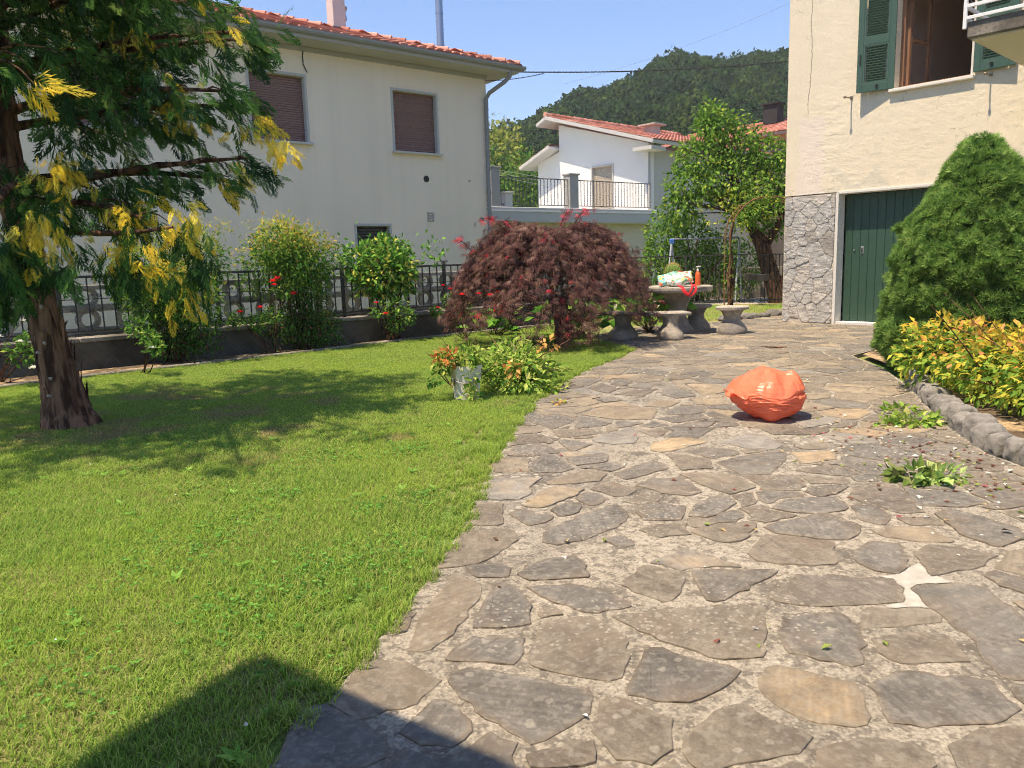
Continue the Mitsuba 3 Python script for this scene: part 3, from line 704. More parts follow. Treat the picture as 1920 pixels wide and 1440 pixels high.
# ------------------------------------------------------------------ the house on the right
RF = lambda off=0: (lambda v: A3([RK[0], RK[1], 0]) + v[:, :1] * RD + v[:, 1:2] * A3([0, 0, 1.]) + (v[:, 2:3] + off) * RN)
RAX = [RD, A3([0, 0, 1.]), RN]
def rp(t, z, o): return RK + RD * t + A3([0, 0, z]) + RN * o
house = thing('house', 'cream plastered house with green shutters and stone clad corner beside the paving', 'house')
wallp = sbox(0, 2.34, 9, 7.9).difference(sbox(1.0, 2.0, 3.9, 2.34)).difference(sbox(1.87, 3.92, 3.02, 5.55)).difference(sbox(6.4, 4.22, 7.4, 6.4))
wallp = wallp.union(sbox(3.9, 0, 9, 2.5))
w_ = MB((0, 0))
w_.poly(wallp, .34, lambda v: RF(-.34)(v))
w_.poly(sbox(.002, 0, .97, 2.33), .30, lambda v: RF(-.345)(v))
# side and back walls, upper floor slab
w_.box(rp(.17, 3.95, -4.4), (.34, 7.9, 8.1), RAX); w_.box(rp(8.83, 3.95, -4.4), (.34, 7.9, 8.1), RAX)
w_.box(rp(4.5, 3.95, -8.4), (8.3, 7.9, .3), RAX)
obj('wall', w_, 'm_plaster_right', house)
rm = MB((.62, .54, .48))
rm.box(rp(4.5, 2.75, -4.3), (8.2, .2, 7.8), RAX); rm.box(rp(4.5, 6.6, -4.3), (8.2, .2, 7.8), RAX)
rm.box(rp(1.6, 4.6, -3.6), (.1, 3.6, 6.3), RAX); rm.box(rp(4.4, 4.6, -3.6), (.1, 3.6, 6.3), RAX); rm.box(rp(3.0, 4.6, -5.2), (2.8, 3.6, .1), RAX)
obj('inner_rooms', rm, 'm_matte', house)
ro = MB((.36, .12, .06)); ro.box(rp(4.5, 8.0, -4.1), (10, .18, 9.2), RAX)
obj('eave', ro, 'm_matte', house)
# stone cladding at the corner
rng = np.random.default_rng(8)
cl = obj('stone_cladding', MB((.98, 0)).poly(sbox(.004, 0, .968, 2.325), .03, RF(-.033)), 'm_concrete', house)
pts = np.c_[rng.uniform(-.2, 1.2, 62), rng.uniform(-.2, 2.55, 62)]
for _ in range(6):  # spread the seeds evenly
    d = pts[:, None] - pts[None]; l = np.linalg.norm(d, axis=2) + np.eye(len(pts))
    pts += (d / l[..., None] * np.maximum(0, .20 - l)[..., None]).sum(1) * .3
vor = Voronoi(pts); clad = sbox(.006, .01, .966, 2.32)
for reg in vor.point_region:
    R = vor.regions[reg]
    if -1 in R or len(R) < 3: continue
    q = Polygon(vor.vertices[R]).intersection(clad).buffer(-.006)
    if q.is_empty or q.geom_type != 'Polygon' or q.area < .004: continue
    pg = rough_poly(q.exterior.coords, rng, .035, .003, .01)
    if pg is None: continue
    m = slab_mesh(pg, rng.uniform(.004, .020), rng.choice([.5, 1.2, 1.15, .75], p=[.12, .5, .33, .05]) + rng.normal(0, .03), rng.random(), lambda v: RF(.0)(v), .012, rng)
    if m is not None: obj('stone', MB((0, 0)).add(*m), 'm_clad', cl)
# the far return of the cladding round the corner
obj('cladding_return', MB((.7, 0)).box(rp(-.012, 1.165, -2.0), (.03, 2.33, 3.9), RAX), 'm_concrete', house)
# garage door
gfm = MB((.62, .60, .55))
gfm.box(rp(1.005, 1.165, -.10), (.05, 2.33, .26), RAX, bevel=.004); gfm.box(rp(2.45, 2.325, -.10), (2.84, .045, .26), RAX, bevel=.004)
gfm.box(rp(2.45, .02, -.12), (2.84, .05, .24), RAX)
obj('garage_frame', gfm, 'm_matte', house)
gd = obj('garage_door', MB((.012, .028, .02)).box(rp(2.46, 1.17, -.30), (2.86, 2.3, .03), RAX), 'm_matte', house)
tt = 1.035
while tt < 3.85:
    obj('plank', MB(A3([.036, .078, .052]) * rng.uniform(.92, 1.08)).box(rp(tt + .07, 1.17, -.27), (.136, 2.26, .03), RAX, bevel=.006), 'm_satin', gd)
    tt += .141
hd = MB((.45, .45, .43)); hd.box(rp(1.36, 1.32, -.25), (.05, .13, .012), RAX, bevel=.004); hd.box(rp(1.36, 1.31, -.235), (.02, .08, .02), RAX, bevel=.004, a=(.05, .05, .05))
hd.lathe([(0, 0), (.012, 0), (.012, .02), (0, .02)], rp(1.22, 1.32, -.25), 10, ax=[RD, A3([0, 0, 1.]), RN])
obj('handle', hd, 'm_metal', gd)
# window: wooden frame open inwards, marble sill
wn = MB()
wn.box(rp(2.445, 3.895, -.09), (1.26, .05, .34), RAX, a=(.66, .63, .57), bevel=.006)
k = obj('window_sill', wn, 'm_matte', house)
wf = MB((0, 0))
for tx in (1.90, 2.99): wf.box(rp(tx, 4.74, -.25), (.06, 1.64, .07), RAX, bevel=.006)
wf.box(rp(2.445, 3.955, -.25), (1.03, .06, .07), RAX, bevel=.006); wf.box(rp(2.445, 5.52, -.25), (1.03, .06, .07), RAX, bevel=.006)
obj('window_frame', wf, 'm_wood', house)
sa = MB((0, 0))
sax = [unit(RD * .25 - RN * .97), A3([0, 0, 1.]), unit(RN * .25 + RD * .97)]
sc0 = rp(1.96, 4.72, -.29)
for u in (.03, .52): sa.box(sc0 + sax[0] * u, (.06, 1.5, .045), sax, bevel=.005)
for z in (-.72, .0, .72): sa.box(sc0 + sax[0] * .275 + A3([0, 0, z]), (.43, .06, .043), sax, bevel=.005)
obj('casement', sa, 'm_wood', house)
# pulled-back white marble jamb strip
obj('window_jamb', MB((.66, .63, .57)).box(rp(3.035, 4.74, -.1), (.03, 1.64, .24), RAX), 'm_matte', house)
SG = (.050, .098, .072)
def shutter(hinge, d, n, w, z0, z1, label):
    """louvred leaf from the hinge point along d, facing n"""
    ax = [d, A3([0, 0, 1.]), n]
    P = lambda u, z, o=0: hinge + d * u + A3([0, 0, z]) + n * o
    m = MB(SG)
    for u in (.045, w - .045): m.box(P(u, (z0 + z1) / 2), (.09, z1 - z0, .045), ax, bevel=.004)
    zs = (z0 + .065, z0 + .80, z1 - .06)
    for z, h in zip(zs, (.13, .11, .12)): m.box(P(w / 2, z), (w - .18, h, .043), ax, bevel=.004)
    for (a, b) in ((z0 + .13, z0 + .745), (z0 + .855, z1 - .12)):   # inner beaded frame
        for u in (.105, w - .105): m.box(P(u, (a + b) / 2, .004), (.03, b - a, .03), ax, bevel=.003)
        for z in (a + .015, b - .015): m.box(P(w / 2, z, .004), (w - .24, .03, .03), ax, bevel=.003)
    sh = obj('shutter', m, 'm_satin', house)
    if label: labels[sh] = {'label': label}
    tilt = [d, unit(A3([0, 0, 1.]) * .72 + n * .69), unit(n * .72 - A3([0, 0, 1.]) * .69)]
    for (a, b) in ((z0 + .165, z0 + .715), (z0 + .89, z1 - .155)):
        z = a + .012
        while z < b:
            obj('slat', MB(A3(SG) * rng.uniform(.9, 1.1)).box(P(w / 2, z), (w - .27, .042, .008), tilt), 'm_satin', sh)
            z += .040
    hw = MB((.03, .035, .03)); hw.box(P(w - .05, z0 + .52, .03), (.02, .16, .02), ax); hw.lathe([(0, 0), (.025, 0), (.025, .02), (0, .02)], P(w * .45, z0 + .075, .022), 10, ax=ax)
    obj('latch', hw, 'm_metal', sh)
a_ = math.radians(13)
shutter(rp(1.885, 0, .03), unit(-RD * math.cos(a_) + RN * math.sin(a_)), unit(RN * math.cos(a_) + RD * math.sin(a_)), .575, 3.93, 5.58, 'green louvred shutter standing ajar left of the open window')
shutter(rp(3.07, 0, .05), unit(RD * .995 + RN * .09), unit(RN * .995 - RD * .09), .575, 3.95, 5.58, 'green louvred shutter partly hidden by the balcony')
for (t_, z_) in ((1.18, 3.90), (3.30, 3.88)):
    m = MB((.30, .24, .18)); m.tube([rp(t_, z_, 0), rp(t_ - .01, z_ - .005, .12), rp(t_ - .01, z_ - .01, .235)], .011, 8); m.ball(rp(t_ - .012, z_ - .012, .24), .024, 1); m.box(rp(t_, z_ + .005, .006), (.05, .05, .014), RAX)
    obj('shutter_hook', m, 'm_metal', house)
# balcony, upper right
bs = MB((.30, .25)); bs.box(rp(5.43, 3.855, 1.55), (3.0, .19, 3.1), RAX, bevel=.015)
bal = obj('balcony', bs, 'm_concrete', house); labels[bal] = {'label': 'balcony slab with weathered dark edge and white railing'}
obj('soffit', MB((.62, .58, .50)).box(rp(5.44, 3.753, 1.53), (2.94, .02, 3.02), RAX), 'm_matte', bal)
wr = MB((.72, .72, .72))
for t_ in (3.915, 4.9, 5.9): wr.box(rp(t_, 4.38, 3.125), (.04, 1.03, .04), RAX, bevel=.004)
for z in (3.985, 4.12, 4.88): wr.box(rp(5.42, z, 3.125), (3.05, .04, .028), RAX, bevel=.004)
for z in (3.985, 4.12, 4.88): wr.box(rp(3.915, z, 1.55), (.028, .04, 3.1), RAX, bevel=.004)
obj('railing', wr, 'm_matte', bal)
lt = MB((.10, .09, .08))
for k in range(22):
    for j in range(4):
        c = rp(4.0 + k * .105, 4.20 + j * .15, 3.09)
        a = np.arange(9) * PI / 4
        lt.tube([c + RD * .048 * math.cos(q) + A3([0, 0, .066 * math.sin(q)]) for q in a], .006, 4)
obj('scrollwork', lt, 'm_metal', bal)

# ------------------------------------------------------------------ the house on the left
LY = math.radians(51.)
LD, LN = A3([math.sin(LY), math.cos(LY), 0]), A3([math.cos(LY), -math.sin(LY), 0])
LK = A3([-.43, 19.8, 0.])
LAX = [LD, A3([0, 0, 1.]), LN]
def lp(t, z, o): return LK + LD * t + A3([0, 0, z]) + LN * o
LF = lambda off=0: (lambda v: LK + v[:, :1] * LD + v[:, 1:2] * A3([0, 0, 1.]) + (v[:, 2:3] + off) * LN)
h2 = thing('house', 'two storey cream house with red tiled roof and closed roller shutters behind the fence', 'house')
W1, W2, W3 = sbox(-5.98, 3.87, -4.76, 5.23), sbox(-2.69, 3.84, -1.48, 5.21), sbox(-3.79, 1.35, -2.90, 2.20)
W5 = sbox(-9.3, 3.87, -8.1, 5.23)
lw = MB((0, 0)); lw.poly(sbox(-14, -.05, 0, 5.80).difference(unary_union([W1, W2, W3, W5])), .32, LF(-.32))
lw.box(lp(-.16, 2.875, -4.3), (.32, 5.85, 7.9), LAX); lw.box(lp(-13.84, 2.875, -4.3), (.32, 5.85, 7.9), LAX); lw.box(lp(-7, 2.875, -8.3), (14, 5.85, .3), LAX)
obj('wall', lw, 'm_plaster_left', h2)
obj('floor', MB((.3, .3, .3)).box(lp(-7, 5.7, -4.3), (13.2, .1, 7.6), LAX), 'm_matte', h2)
def window(holder, P, ax, t0, t1, z0, z1, lab, slat=.048, col=(.235, .135, .115), depth=.13, sill=True):
    f = MB((.46, .45, .42)); w = .055
    for t_ in (t0 + .0, t1 - .0): f.box(P(t_, (z0 + z1) / 2, -.045), (w, z1 - z0 + .05, .13), ax, bevel=.004)
    f.box(P((t0 + t1) / 2, z1, -.045), (t1 - t0 + w, .055, .134), ax, bevel=.004)
    wk = obj('window', f, 'm_matte', holder)
    if lab: labels[wk] = {'label': lab}
    if sill: obj('sill', MB((.52, .50, .46)).box(P((t0 + t1) / 2, z0 - .01, .0), (t1 - t0 + .12, .045, .24), ax, bevel=.005), 'm_matte', wk)
    obj('backing', MB(A3(col) * .35).box(P((t0 + t1) / 2, (z0 + z1) / 2, -depth - .02), (t1 - t0, z1 - z0, .02), ax), 'm_matte', wk)
    z = z0 + .012; r = np.random.default_rng(int(abs(t0) * 100))
    while z < z1 - .03:
        obj('slat', MB(A3(col) * r.uniform(.93, 1.08)).box(P((t0 + t1) / 2, z + slat / 2, -depth), (t1 - t0 - .04, slat * .84, .016), ax, bevel=.005), 'm_satin', wk)
        z += slat
    for t_ in (t0 + .02, t1 - .02): pass
    return wk
window(h2, lp, LAX, -5.98, -4.76, 3.87, 5.23, 'brown roller shutter window nearer the cedar')
window(h2, lp, LAX, -2.69, -1.48, 3.84, 5.21, 'brown roller shutter window nearer the downpipe')
window(h2, lp, LAX, -9.3, -8.1, 3.87, 5.23, None)
for (a, b, lab) in ((-3.79, -2.90, 'dark basement window under a grey lintel'),):
    window(h2, lp, LAX, a, b, 1.35, 2.20, lab, .07, (.045, .045, .05), .16, False)
# vents and small fittings
v_ = MB((.05, .045, .04)); v_.lathe([(0, .0), (.075, .0), (.075, .012), (.06, .016), (0, .010)], lp(-1.86, 3.27, .001), 20, ax=LAX)
obj('round_vent', v_, 'm_matte', h2)
v_ = MB((.34, .33, .30))
for z in (2.30, 2.36, 2.42, 2.48): v_.box(lp(-1.79, z, .012), (.15, .03, .018), LAX)
for t_ in (-1.868, -1.712): v_.box(lp(t_, 2.39, .01), (.02, .22, .02), LAX)
obj('wall_vent', v_, 'm_matte', h2)
obj('cable_end', MB((.08, .07, .06)).tube([lp(-4.76, 5.72, .01), lp(-4.78, 5.6, .015), lp(-4.77, 5.45, .012), lp(-4.70, 5.30, .02)], .012, 6), 'm_matte', h2)
obj('wall_stub', MB((.12, .11, .10)).box(lp(-.62, 3.27, .03), (.03, .02, .06), LAX), 'm_matte', h2)
# eaves, soffit, gutter, downpipe
ev = MB((.40, .385, .35))
ev.box(lp(-7, 5.84, -3.85), (15.1, .07, 8.95), LAX)
ev.box(lp(-7, 5.755, .02), (14.05, .09, .045), LAX)
obj('soffit', ev, 'm_matte', h2)
gt = MB((.30, .31, .33))
prof = [(math.cos(a), math.sin(a)) for a in np.linspace(PI, 2 * PI, 9)]
for (p0, p1, side) in ((lp(-14.6, 5.955, .66), lp(.69, 5.955, .66), LN), (lp(.66, 5.955, .69), lp(.66, 5.955, -8.6), LD)):
    for rr_ in (.085, .078):
        vv = [p + side * (c * rr_) + A3([0, 0, s_ * rr_]) for p in (p0, p1) for c, s_ in prof]
        gt.add(A3(vv), [[i, i + 1, 9 + i + 1, 9 + i] for i in range(8)])
gt.box(lp(-7, 5.90, .585), (15.15, .10, .03), LAX); gt.box(lp(.585, 5.90, -4), (.03, .10, 9.1), LAX)
obj('gutter', gt, 'm_metal_dull', h2)
dp = MB((.26, .255, .25))
dp.tube([lp(.30, 5.92, .60), lp(.30, 5.72, .58), lp(.22, 5.60, .46), lp(.0, 5.38, .13), lp(-.06, 5.25, .075), lp(-.06, 5.0, .07), lp(-.06, 3, .07), lp(-.06, .1, .07)], .05, 12)
for z in (5.0, 4.55, 3.0, 1.2): dp.lathe([(.05, -.02), (.058, -.02), (.058, .02), (.05, .02)], lp(-.06, z, .07), 12)
obj('downpipe', dp, 'm_metal_dull', h2, 30)
# hip roof: tile field and separate hip caps
TCOL = [(.40, .165, .115), (.46, .21, .15), (.34, .14, .105), (.50, .26, .20)]
def tiles(o, ea, up, W, L, rng, tw=.23, tl=.34, clip=None, h=.030):
    """rows of curved pan tiles on the plane spanned by ea (along the eave) and up (up the slope)"""
    m = MB(); nrm = unit(np.cross(ea, up))
    if nrm[2] < 0: nrm = -nrm
    ang = np.linspace(0, PI, 5)
    prof = np.c_[-np.cos(ang) * tw * .5, np.sin(ang) * h]
    for i in range(int(L / tl) + 1):
        for j in range(int(W / tw) + 1):
            u, s_ = (j + .5) * tw, i * tl
            if clip and not clip(u, s_ + tl / 2): continue
            c = A3(TCOL[rng.integers(4)]) * rng.uniform(.8, 1.15)
            vv = []
            for (ss, lift) in ((s_ - .03, .028), (s_ + tl, .0)):
                vv += [o + ea * (u + q[0]) + up * ss + nrm * (q[1] + lift + .01) for q in prof]
            vv += [o + ea * (u + q[0]) + up * (s_ - .03) + nrm * (q[1] * .55 + .01) for q in prof]
            m.add(A3(vv), [[k, k + 1, 5 + k + 1, 5 + k] for k in range(4)] + [[10 + k, 10 + k + 1, k + 1, k] for k in range(4)], c)
    return m
rng = np.random.default_rng(31)
PT = math.tan(math.radians(18.8))
e0 = lp(.63, 5.97, .63); up1 = unit(-LN + A3([0, 0, PT])); ups = 1 / math.cos(math.radians(18.8))
deck = MB((.30, .11, .07)); rz = 5.96 + 4.85 * PT
c = [lp(.60, 5.95, .60), lp(-14.6, 5.95, .60), lp(-14.6, 5.95, -9.1), lp(.60, 5.95, -9.1), lp(-4.25, rz - .03, -4.25), lp(-9.75, rz - .03, -4.25)]
deck.add(A3(c), [[0, 1, 5], [0, 5, 4], [3, 0, 4], [2, 3, 4], [2, 4, 5], [1, 2, 5]])
rf = obj('roof', deck, 'm_matte', h2)
tl_ = tiles(e0, -LD, up1, 15.2, 5.15, rng, clip=lambda u, s_: u > s_ / ups - .1 and u < 15.3 - s_ / ups)
tl2 = tiles(lp(.63, 5.97, .63), -LN, unit(-LD + A3([0, 0, PT])), 9.6, 5.15, rng, clip=lambda u, s_: u > s_ / ups - .1 and u < 9.7 - s_ / ups)
tl_.add(*tl2.arr())
tag(obj('tile_field', tl_, 'm_matte', rf), kind='stuff')
hd_ = unit(-LD - LN + A3([0, 0, PT])); hl = 4.85 * math.sqrt(2 + PT * PT)
def cap_row(p0, d, L, parent, tl=.36, r=.085):
    s_ = 0
    while s_ < L:
        m = MB(A3(TCOL[rng.integers(4)]) * rng.uniform(.9, 1.2))
        b, e = p0 + d * s_ + A3([0, 0, .02]), p0 + d * (s_ + tl + .04)
        m.tube([b, e], [r * 1.12, r * .82], 10)
        obj('ridge_tile', m, 'm_matte', parent, 40); s_ += tl
cap_row(lp(.60, 6.0, .60), hd_, hl, rf); cap_row(lp(-4.25, rz + .03, -4.25), -LD, 5.6, rf)
# chimneys stand on the roof
k_ = 2.98; q = lp(.63 - 3.18, 5.97 + 3.1 * PT, .63 - 3.3)
ch = MB((.56, .50, .46)); ch.box(q + A3([0, 0, .95]), (.34, 2.3, .34), LAX, bevel=.01); ch.box(q + A3([0, 0, 2.15]), (.5, .1, .5), LAX, bevel=.01)
ch.box(q + A3([0, 0, .03]), (.42, .14, .42), LAX, a=(.20, .15, .13))
obj('chimney', ch, 'm_matte', rf)
q = lp(.63 - 3.0, 5.97 + 2.9 * PT, .63 - 3.35) + A3([0, 0, 0])
cw = MB((.42, .40, .40)); cw.tube([q - A3([0, 0, .2]), q + A3([0, 0, .42])], .07, 12)
cw.lathe([(.075, .40), (.13, .42), (.10, .62), (.14, .66), (.15, .72), (.05, .76), (0, .76)], q, 14)
obj('chimney_cowl', cw, 'm_metal', rf, 40)
q = lp(.63 - 1.15, 5.97 + 1.1 * PT, .63 - 1.75)
pp = MB((.30, .37, .47)); pp.tube([q - A3([0, 0, .2]), q + A3([0, 0, 3.2])], .092, 14)
for z in (.35, 1.1, 2.0): pp.lathe([(.092, -.02), (.10, -.02), (.10, .02), (.092, .02)], q + A3([0, 0, z]), 14)
obj('flue_pipe', pp, 'm_metal', rf, 40)
# ------------------------------------------------------------------ fence wall and iron railing on the left
FP, FD, FN = A3([-5.81, 10.24, 0]), A3([.762, .648, 0]), A3([.648, -.762, 0])
FAX = [FD, A3([0, 0, 1.]), FN]
def fp(s, z, o): return FP + FD * s + A3([0, 0, z]) + FN * o
rng = np.random.default_rng(41)
t = thing('fence_wall', 'low dark concrete garden wall carrying the railing behind the shrubs', 'wall')
obj('wall', MB((.0, 0)).box(fp(3.5, .16, -.12), (14.4, .46, .18), FAX, bevel=.008), 'm_concrete', t)
s = -3.7
while s < 10.6:
    L = 1.25
    obj('coping', MB((.42 + .1 * rng.random(), 0)).box(fp(s + L / 2, .42, -.12), (L - .008, .06, .26), FAX, bevel=.008), 'm_concrete', t); s += L
t = thing('iron_railing', 'dark iron railing with scrolls standing on the low garden wall', 'fence')
IR = (.045, .042, .040)
for z, h in ((1.26, .035), (.53, .022)):
    obj('rail', MB(IR).box(fp(3.5, z, -.12), (14.4, h, .045 if z > 1 else .03), FAX, bevel=.004), 'm_satin', t)
obj('rail', MB(IR).box(fp(3.5, .96, -.12), (14.4, .012, .02), FAX), 'm_satin', t)
def scroll(c, r, d, sg=1, w=.005, turns=1.6, n=14):
    a = np.linspace(0, turns * 2 * PI, n)
    return [c + d * (sg * r * (1 - .75 * q / a[-1]) * math.cos(q)) + A3([0, 0, r * (1 - .75 * q / a[-1]) * math.sin(q)]) for q in a]
posts = [-2.2 + 2.09 * k for k in range(6)]
for s in posts:
    m = MB(IR).box(fp(s, .87, -.12), (.052, .86, .052), FAX, bevel=.004)
    m.box(fp(s, 1.30, -.12), (.03, .10, .03), FAX, bevel=.004)
    for sg in (-1, 1): m.tube(scroll(fp(s + sg * .05, 1.325, -.12), .038, FD, sg), .005, 5)
    obj('post', m, 'm_satin', t)
s = -3.6; k = 0
while s < 10.6:
    if min(abs(s - q) for q in posts) > .06:
        m = MB(IR).box(fp(s, .89, -.12), (.017, .74, .017), FAX)
        for sg in ((-1,) if k % 2 else (1,)):
            m.tube(scroll(fp(s + sg * .034, 1.0, -.12), .03, FD, sg), .0045, 4)
            m.tube(scroll(fp(s + sg * .034, .80, -.12), .03, FD, sg), .0045, 4)
        obj('bar', m, 'm_satin', t)
    s += .16; k += 1
# neighbour's pierced concrete balustrade behind it
t = thing('balustrade', 'grey concrete balustrade with rows of open rings behind the iron railing', 'balustrade')
bf = lambda off: (lambda v: FP + v[:, :1] * FD + v[:, 1:2] * A3([0, 0, 1.]) + (v[:, 2:3] + off) * FN)
for z, h in ((1.10, .07), (.80, .10), (.46, .10)):
    obj('rail', MB((.62, 0)).box(fp(4.0, z, -1.13), (15.5, h, .12), FAX, bevel=.008), 'm_concrete', t)
obj('base', MB((.45, 0)).box(fp(4.0, .17, -1.13), (15.5, .48, .16), FAX), 'm_concrete', t)
s = -3.4
while s < 9.5:
    for z0, z1 in ((.85, 1.065), (.51, .75)):
        c = Point(s, (z0 + z1) / 2)
        ring = c.buffer(.165).difference(c.buffer(.095)).intersection(sbox(s - .3, z0, s + .3, z1))
        obj('ring', MB((.6 + .1 * rng.random(), 0)).poly(ring, .09, bf(-1.175)), 'm_concrete', t)
    s += .545
t = thing('gate_pillar', 'pale square pillar at the left end of the iron railing', 'pillar')
obj('shaft', MB((.62, .60, .55)).box(fp(-1.75, .75, -.55), (.34, 1.5, .34), FAX, bevel=.01), 'm_matte', t)
obj('cap', MB((.5, .48, .44)).box(fp(-1.75, 1.53, -.55), (.42, .06, .42), FAX, bevel=.01), 'm_matte', t)

# ------------------------------------------------------------------ far iron fence, arch, swing
t = thing('iron_fence', 'black iron fence with plain bars between the stone table and the lane', 'fence')
def fence_run(a, b, z0, z1, step, t, posts=()):
    a, b = A3(a, float), A3(b, float); d = unit(b - a); L = np.linalg.norm(b - a); n = A3([d[1], -d[0], 0])
    ax = [d, A3([0, 0, 1.]), n]; P = lambda s, z: a + d * s + A3([0, 0, z])
    for z in (z0 + .05, z1): obj('rail', MB(IR).box(P(L / 2, z), (L, .03, .035), ax), 'm_satin', t)
    s = step / 2
    while s < L:
        obj('bar', MB(IR).box(P(s, (z0 + z1) / 2), (.016, z1 - z0, .016), ax), 'm_satin', t); s += step
    for s in posts: obj('post', MB(IR).box(P(s, z1 / 2), (.05, z1 + .02, .05), ax), 'm_satin', t)
fence_run([1.2, 20.75, 0], [6.3, 19.88, 0], .06, 1.30, .125, t, (.2, 1.75, 3.45))
fence_run([6.44, 19.9, 0], [8.4, 20.9, 0], .06, 1.28, .125, t, (1.9,))
obj('gate_post', MB(IR).box([6.37, 19.87, .71], (.16, 1.42, .16), bevel=.006), 'm_satin', t)
t = thing('garden_arch', 'rusty round topped metal arch carrying a climbing stem by the fence', 'arch')
def arch_pts(y0, r=.95, cx=6.45, h=1.75):
    a = np.linspace(PI, 0, 15)
    return [A3([cx - r, y0, 0]), A3([cx - r, y0 + .02, h * .5])] + [A3([cx + r * math.cos(q), y0, h + .95 * math.sin(q)]) for q in a] + [A3([cx + r, y0, 0])]
for y0 in (19.3, 19.75):
    obj('hoop', MB((.20, .10, .055)).tube(arch_pts(y0), .017, 8), 'm_matte', t)
ap, bp = arch_pts(19.3), arch_pts(19.75)
for i in range(0, len(ap), 2): obj('rung', MB((.20, .10, .055)).tube([ap[i] + A3([0, 0, .2 * (i == 0)]), bp[i] + A3([0, 0, .2 * (i == 0)])], .010, 6), 'm_matte', t)
t = thing('swing_frame', 'small blue and grey metal swing frame in front of the laurel hedge', 'swing')
for dx in (-.24, .12): obj('leg', MB((.38, .42, .48)).tube([[4.45, 21.2, 1.72], [4.45 + dx, 21.0 + dx, .0]], .026, 8), 'm_matte', t)
obj('joint', MB((.06, .16, .48)).box([4.46, 21.2, 1.70], (.13, .1, .14), bevel=.02), 'm_satin', t)
obj('crossbar', MB((.25, .28, .33)).tube([[4.40, 21.2, 1.76], [6.4, 21.5, 1.76]], .024, 8), 'm_matte', t)
obj('leg', MB((.38, .42, .48)).tube([[6.38, 21.5, 1.74], [6.2, 21.2, .0]], .026, 8), 'm_matte', t)
obj('leg', MB((.38, .42, .48)).tube([[6.38, 21.5, 1.74], [6.55, 21.8, .0]], .026, 8), 'm_matte', t)
t = thing('lane_wall', 'long rough grey wall along the far side of the lane', 'wall')
obj('wall', MB((.33, 0)).box([13, 23.6, .42], (16, .95, .25), [unit([1, -.04, 0]), unit([.04, 1, 0]), [0, 0, 1]][0:1] + [A3([0, 0, 1.])] + [unit([.04, 1, 0])], bevel=.01), 'm_concrete', t)

# ------------------------------------------------------------------ terrace garage and white house beyond
TD = unit(A3([6.33, 4.6, 0])); TN = A3([TD[1], -TD[0], 0]); TP = A3([-.73, 26.4, 0]); TAX = [TD, A3([0, 0, 1.]), TN]
def tp(s, z, o): return TP + TD * s + A3([0, 0, z]) + TN * o
TL = 7.82
t = thing('terrace_garage', 'flat roofed garage with a railed terrace on top behind the red maple', 'garage')
gw = MB((.56, .52, .42)); gw.box(tp(TL / 2 - 1.5, 1.3, -3), (TL + 3, 2.75, 6), TAX)
obj('wall', gw, 'm_matte', t)
obj('terrace_slab', MB((.44, .45, .45)).box(tp(TL / 2 - 1.5, 2.86, -2.85), (TL + 3.2, .5, 6.6), TAX, bevel=.02), 'm_matte', t)
obj('flashing', MB((.62, .63, .63)).box(tp(TL / 2 - 1.5, 2.97, .465), (TL + 3.2, .03, .03), TAX), 'm_matte', t)
obj('gutter', MB((.40, .41, .41)).tube([tp(-3, 2.66, .38), tp(TL - .1, 2.62, .38)], .06, 8), 'm_matte', t)
obj('garage_recess', MB((.10, .09, .08)).box(tp(2.5, 2.2, .012), (1.5, .42, .02), TAX), 'm_matte', t)
rl = obj('railing', MB((.10, .10, .10)).box(tp(TL / 2 - 1, 4.10, .30), (TL + 1.6, .03, .03), TAX).box(tp(TL / 2 - 1, 3.2, .30), (TL + 1.6, .025, .025), TAX), 'm_matte', t)
s = .3
while s < TL - .2:
    obj('bar', MB((.10, .10, .10)).box(tp(s, 3.65, .30), (.018, .9, .018), TAX), 'm_matte', rl); s += .155
for (s, w, h, c) in ((.18, .36, 1.25, (.34, .33, .31)), (3.62, .42, 1.16, (.37, .36, .34)), (.72, .3, .45, (.6, .58, .54))):
    m = MB(c).box(tp(s, 3.11 + h / 2, .22), (w, h, .36), TAX, bevel=.01); m.box(tp(s, 3.11 + h + .03, .22), (w + .08, .06, .44), TAX, bevel=.01)
    obj('pillar', m, 'm_matte', t)
t2 = thing('clothes_lines', 'thin pale clothes lines strung between the pillars of the terrace', 'clothes line')
for i, (z0, z1, o0, o1) in enumerate(((4.36, 4.14, .15, .2), (4.33, 4.10, .0, -.5), (4.33, 4.06, -.2, -1.2))):
    obj('line', MB((.5, .52, .48)).tube([tp(.2, z0, o0), tp(1.8, (z0 + z1) / 2 - .05, (o0 + o1) / 2), tp(3.5, z1, o1)], .006, 5), 'm_matte', t2)

HP, HD, HN = A3([5.62, 31.02, 0]), A3([-.672, .741, 0]), A3([-.741, -.672, 0])
HAX = [HD, A3([0, 0, 1.]), HN]
def hp(s, z, o): return HP + HD * s + A3([0, 0, z]) + HN * o
hf = lambda off: (lambda v: HP + v[:, :1] * HD + v[:, 1:2] * A3([0, 0, 1.]) + (v[:, 2:3] + off) * HN)
t = thing('house', 'white house with sloping red tiled roof above the garage terrace', 'house')
gab = Polygon([(0, -.05), (6.2, -.05), (6.2, 5.55), (4.86, 5.95), (4.86, 7.05), (0, 5.70)])
fw = MB((.78, .76, .72)); fw.poly(gab.difference(sbox(1.82, 3.0, 2.98, 5.1)), .3, hf(-.3))
fw.box(hp(.15, 2.7, -4.5), (.3, 5.6, 8.4), HAX, a=(.50, .50, .46)); fw.box(hp(6.05, 2.6, -4.5), (.3, 5.4, 8.4), HAX); fw.box(hp(3.1, 2.6, -8.6), (5.8, 5.2, .3), HAX)
obj('wall', fw, 'm_matte', t)
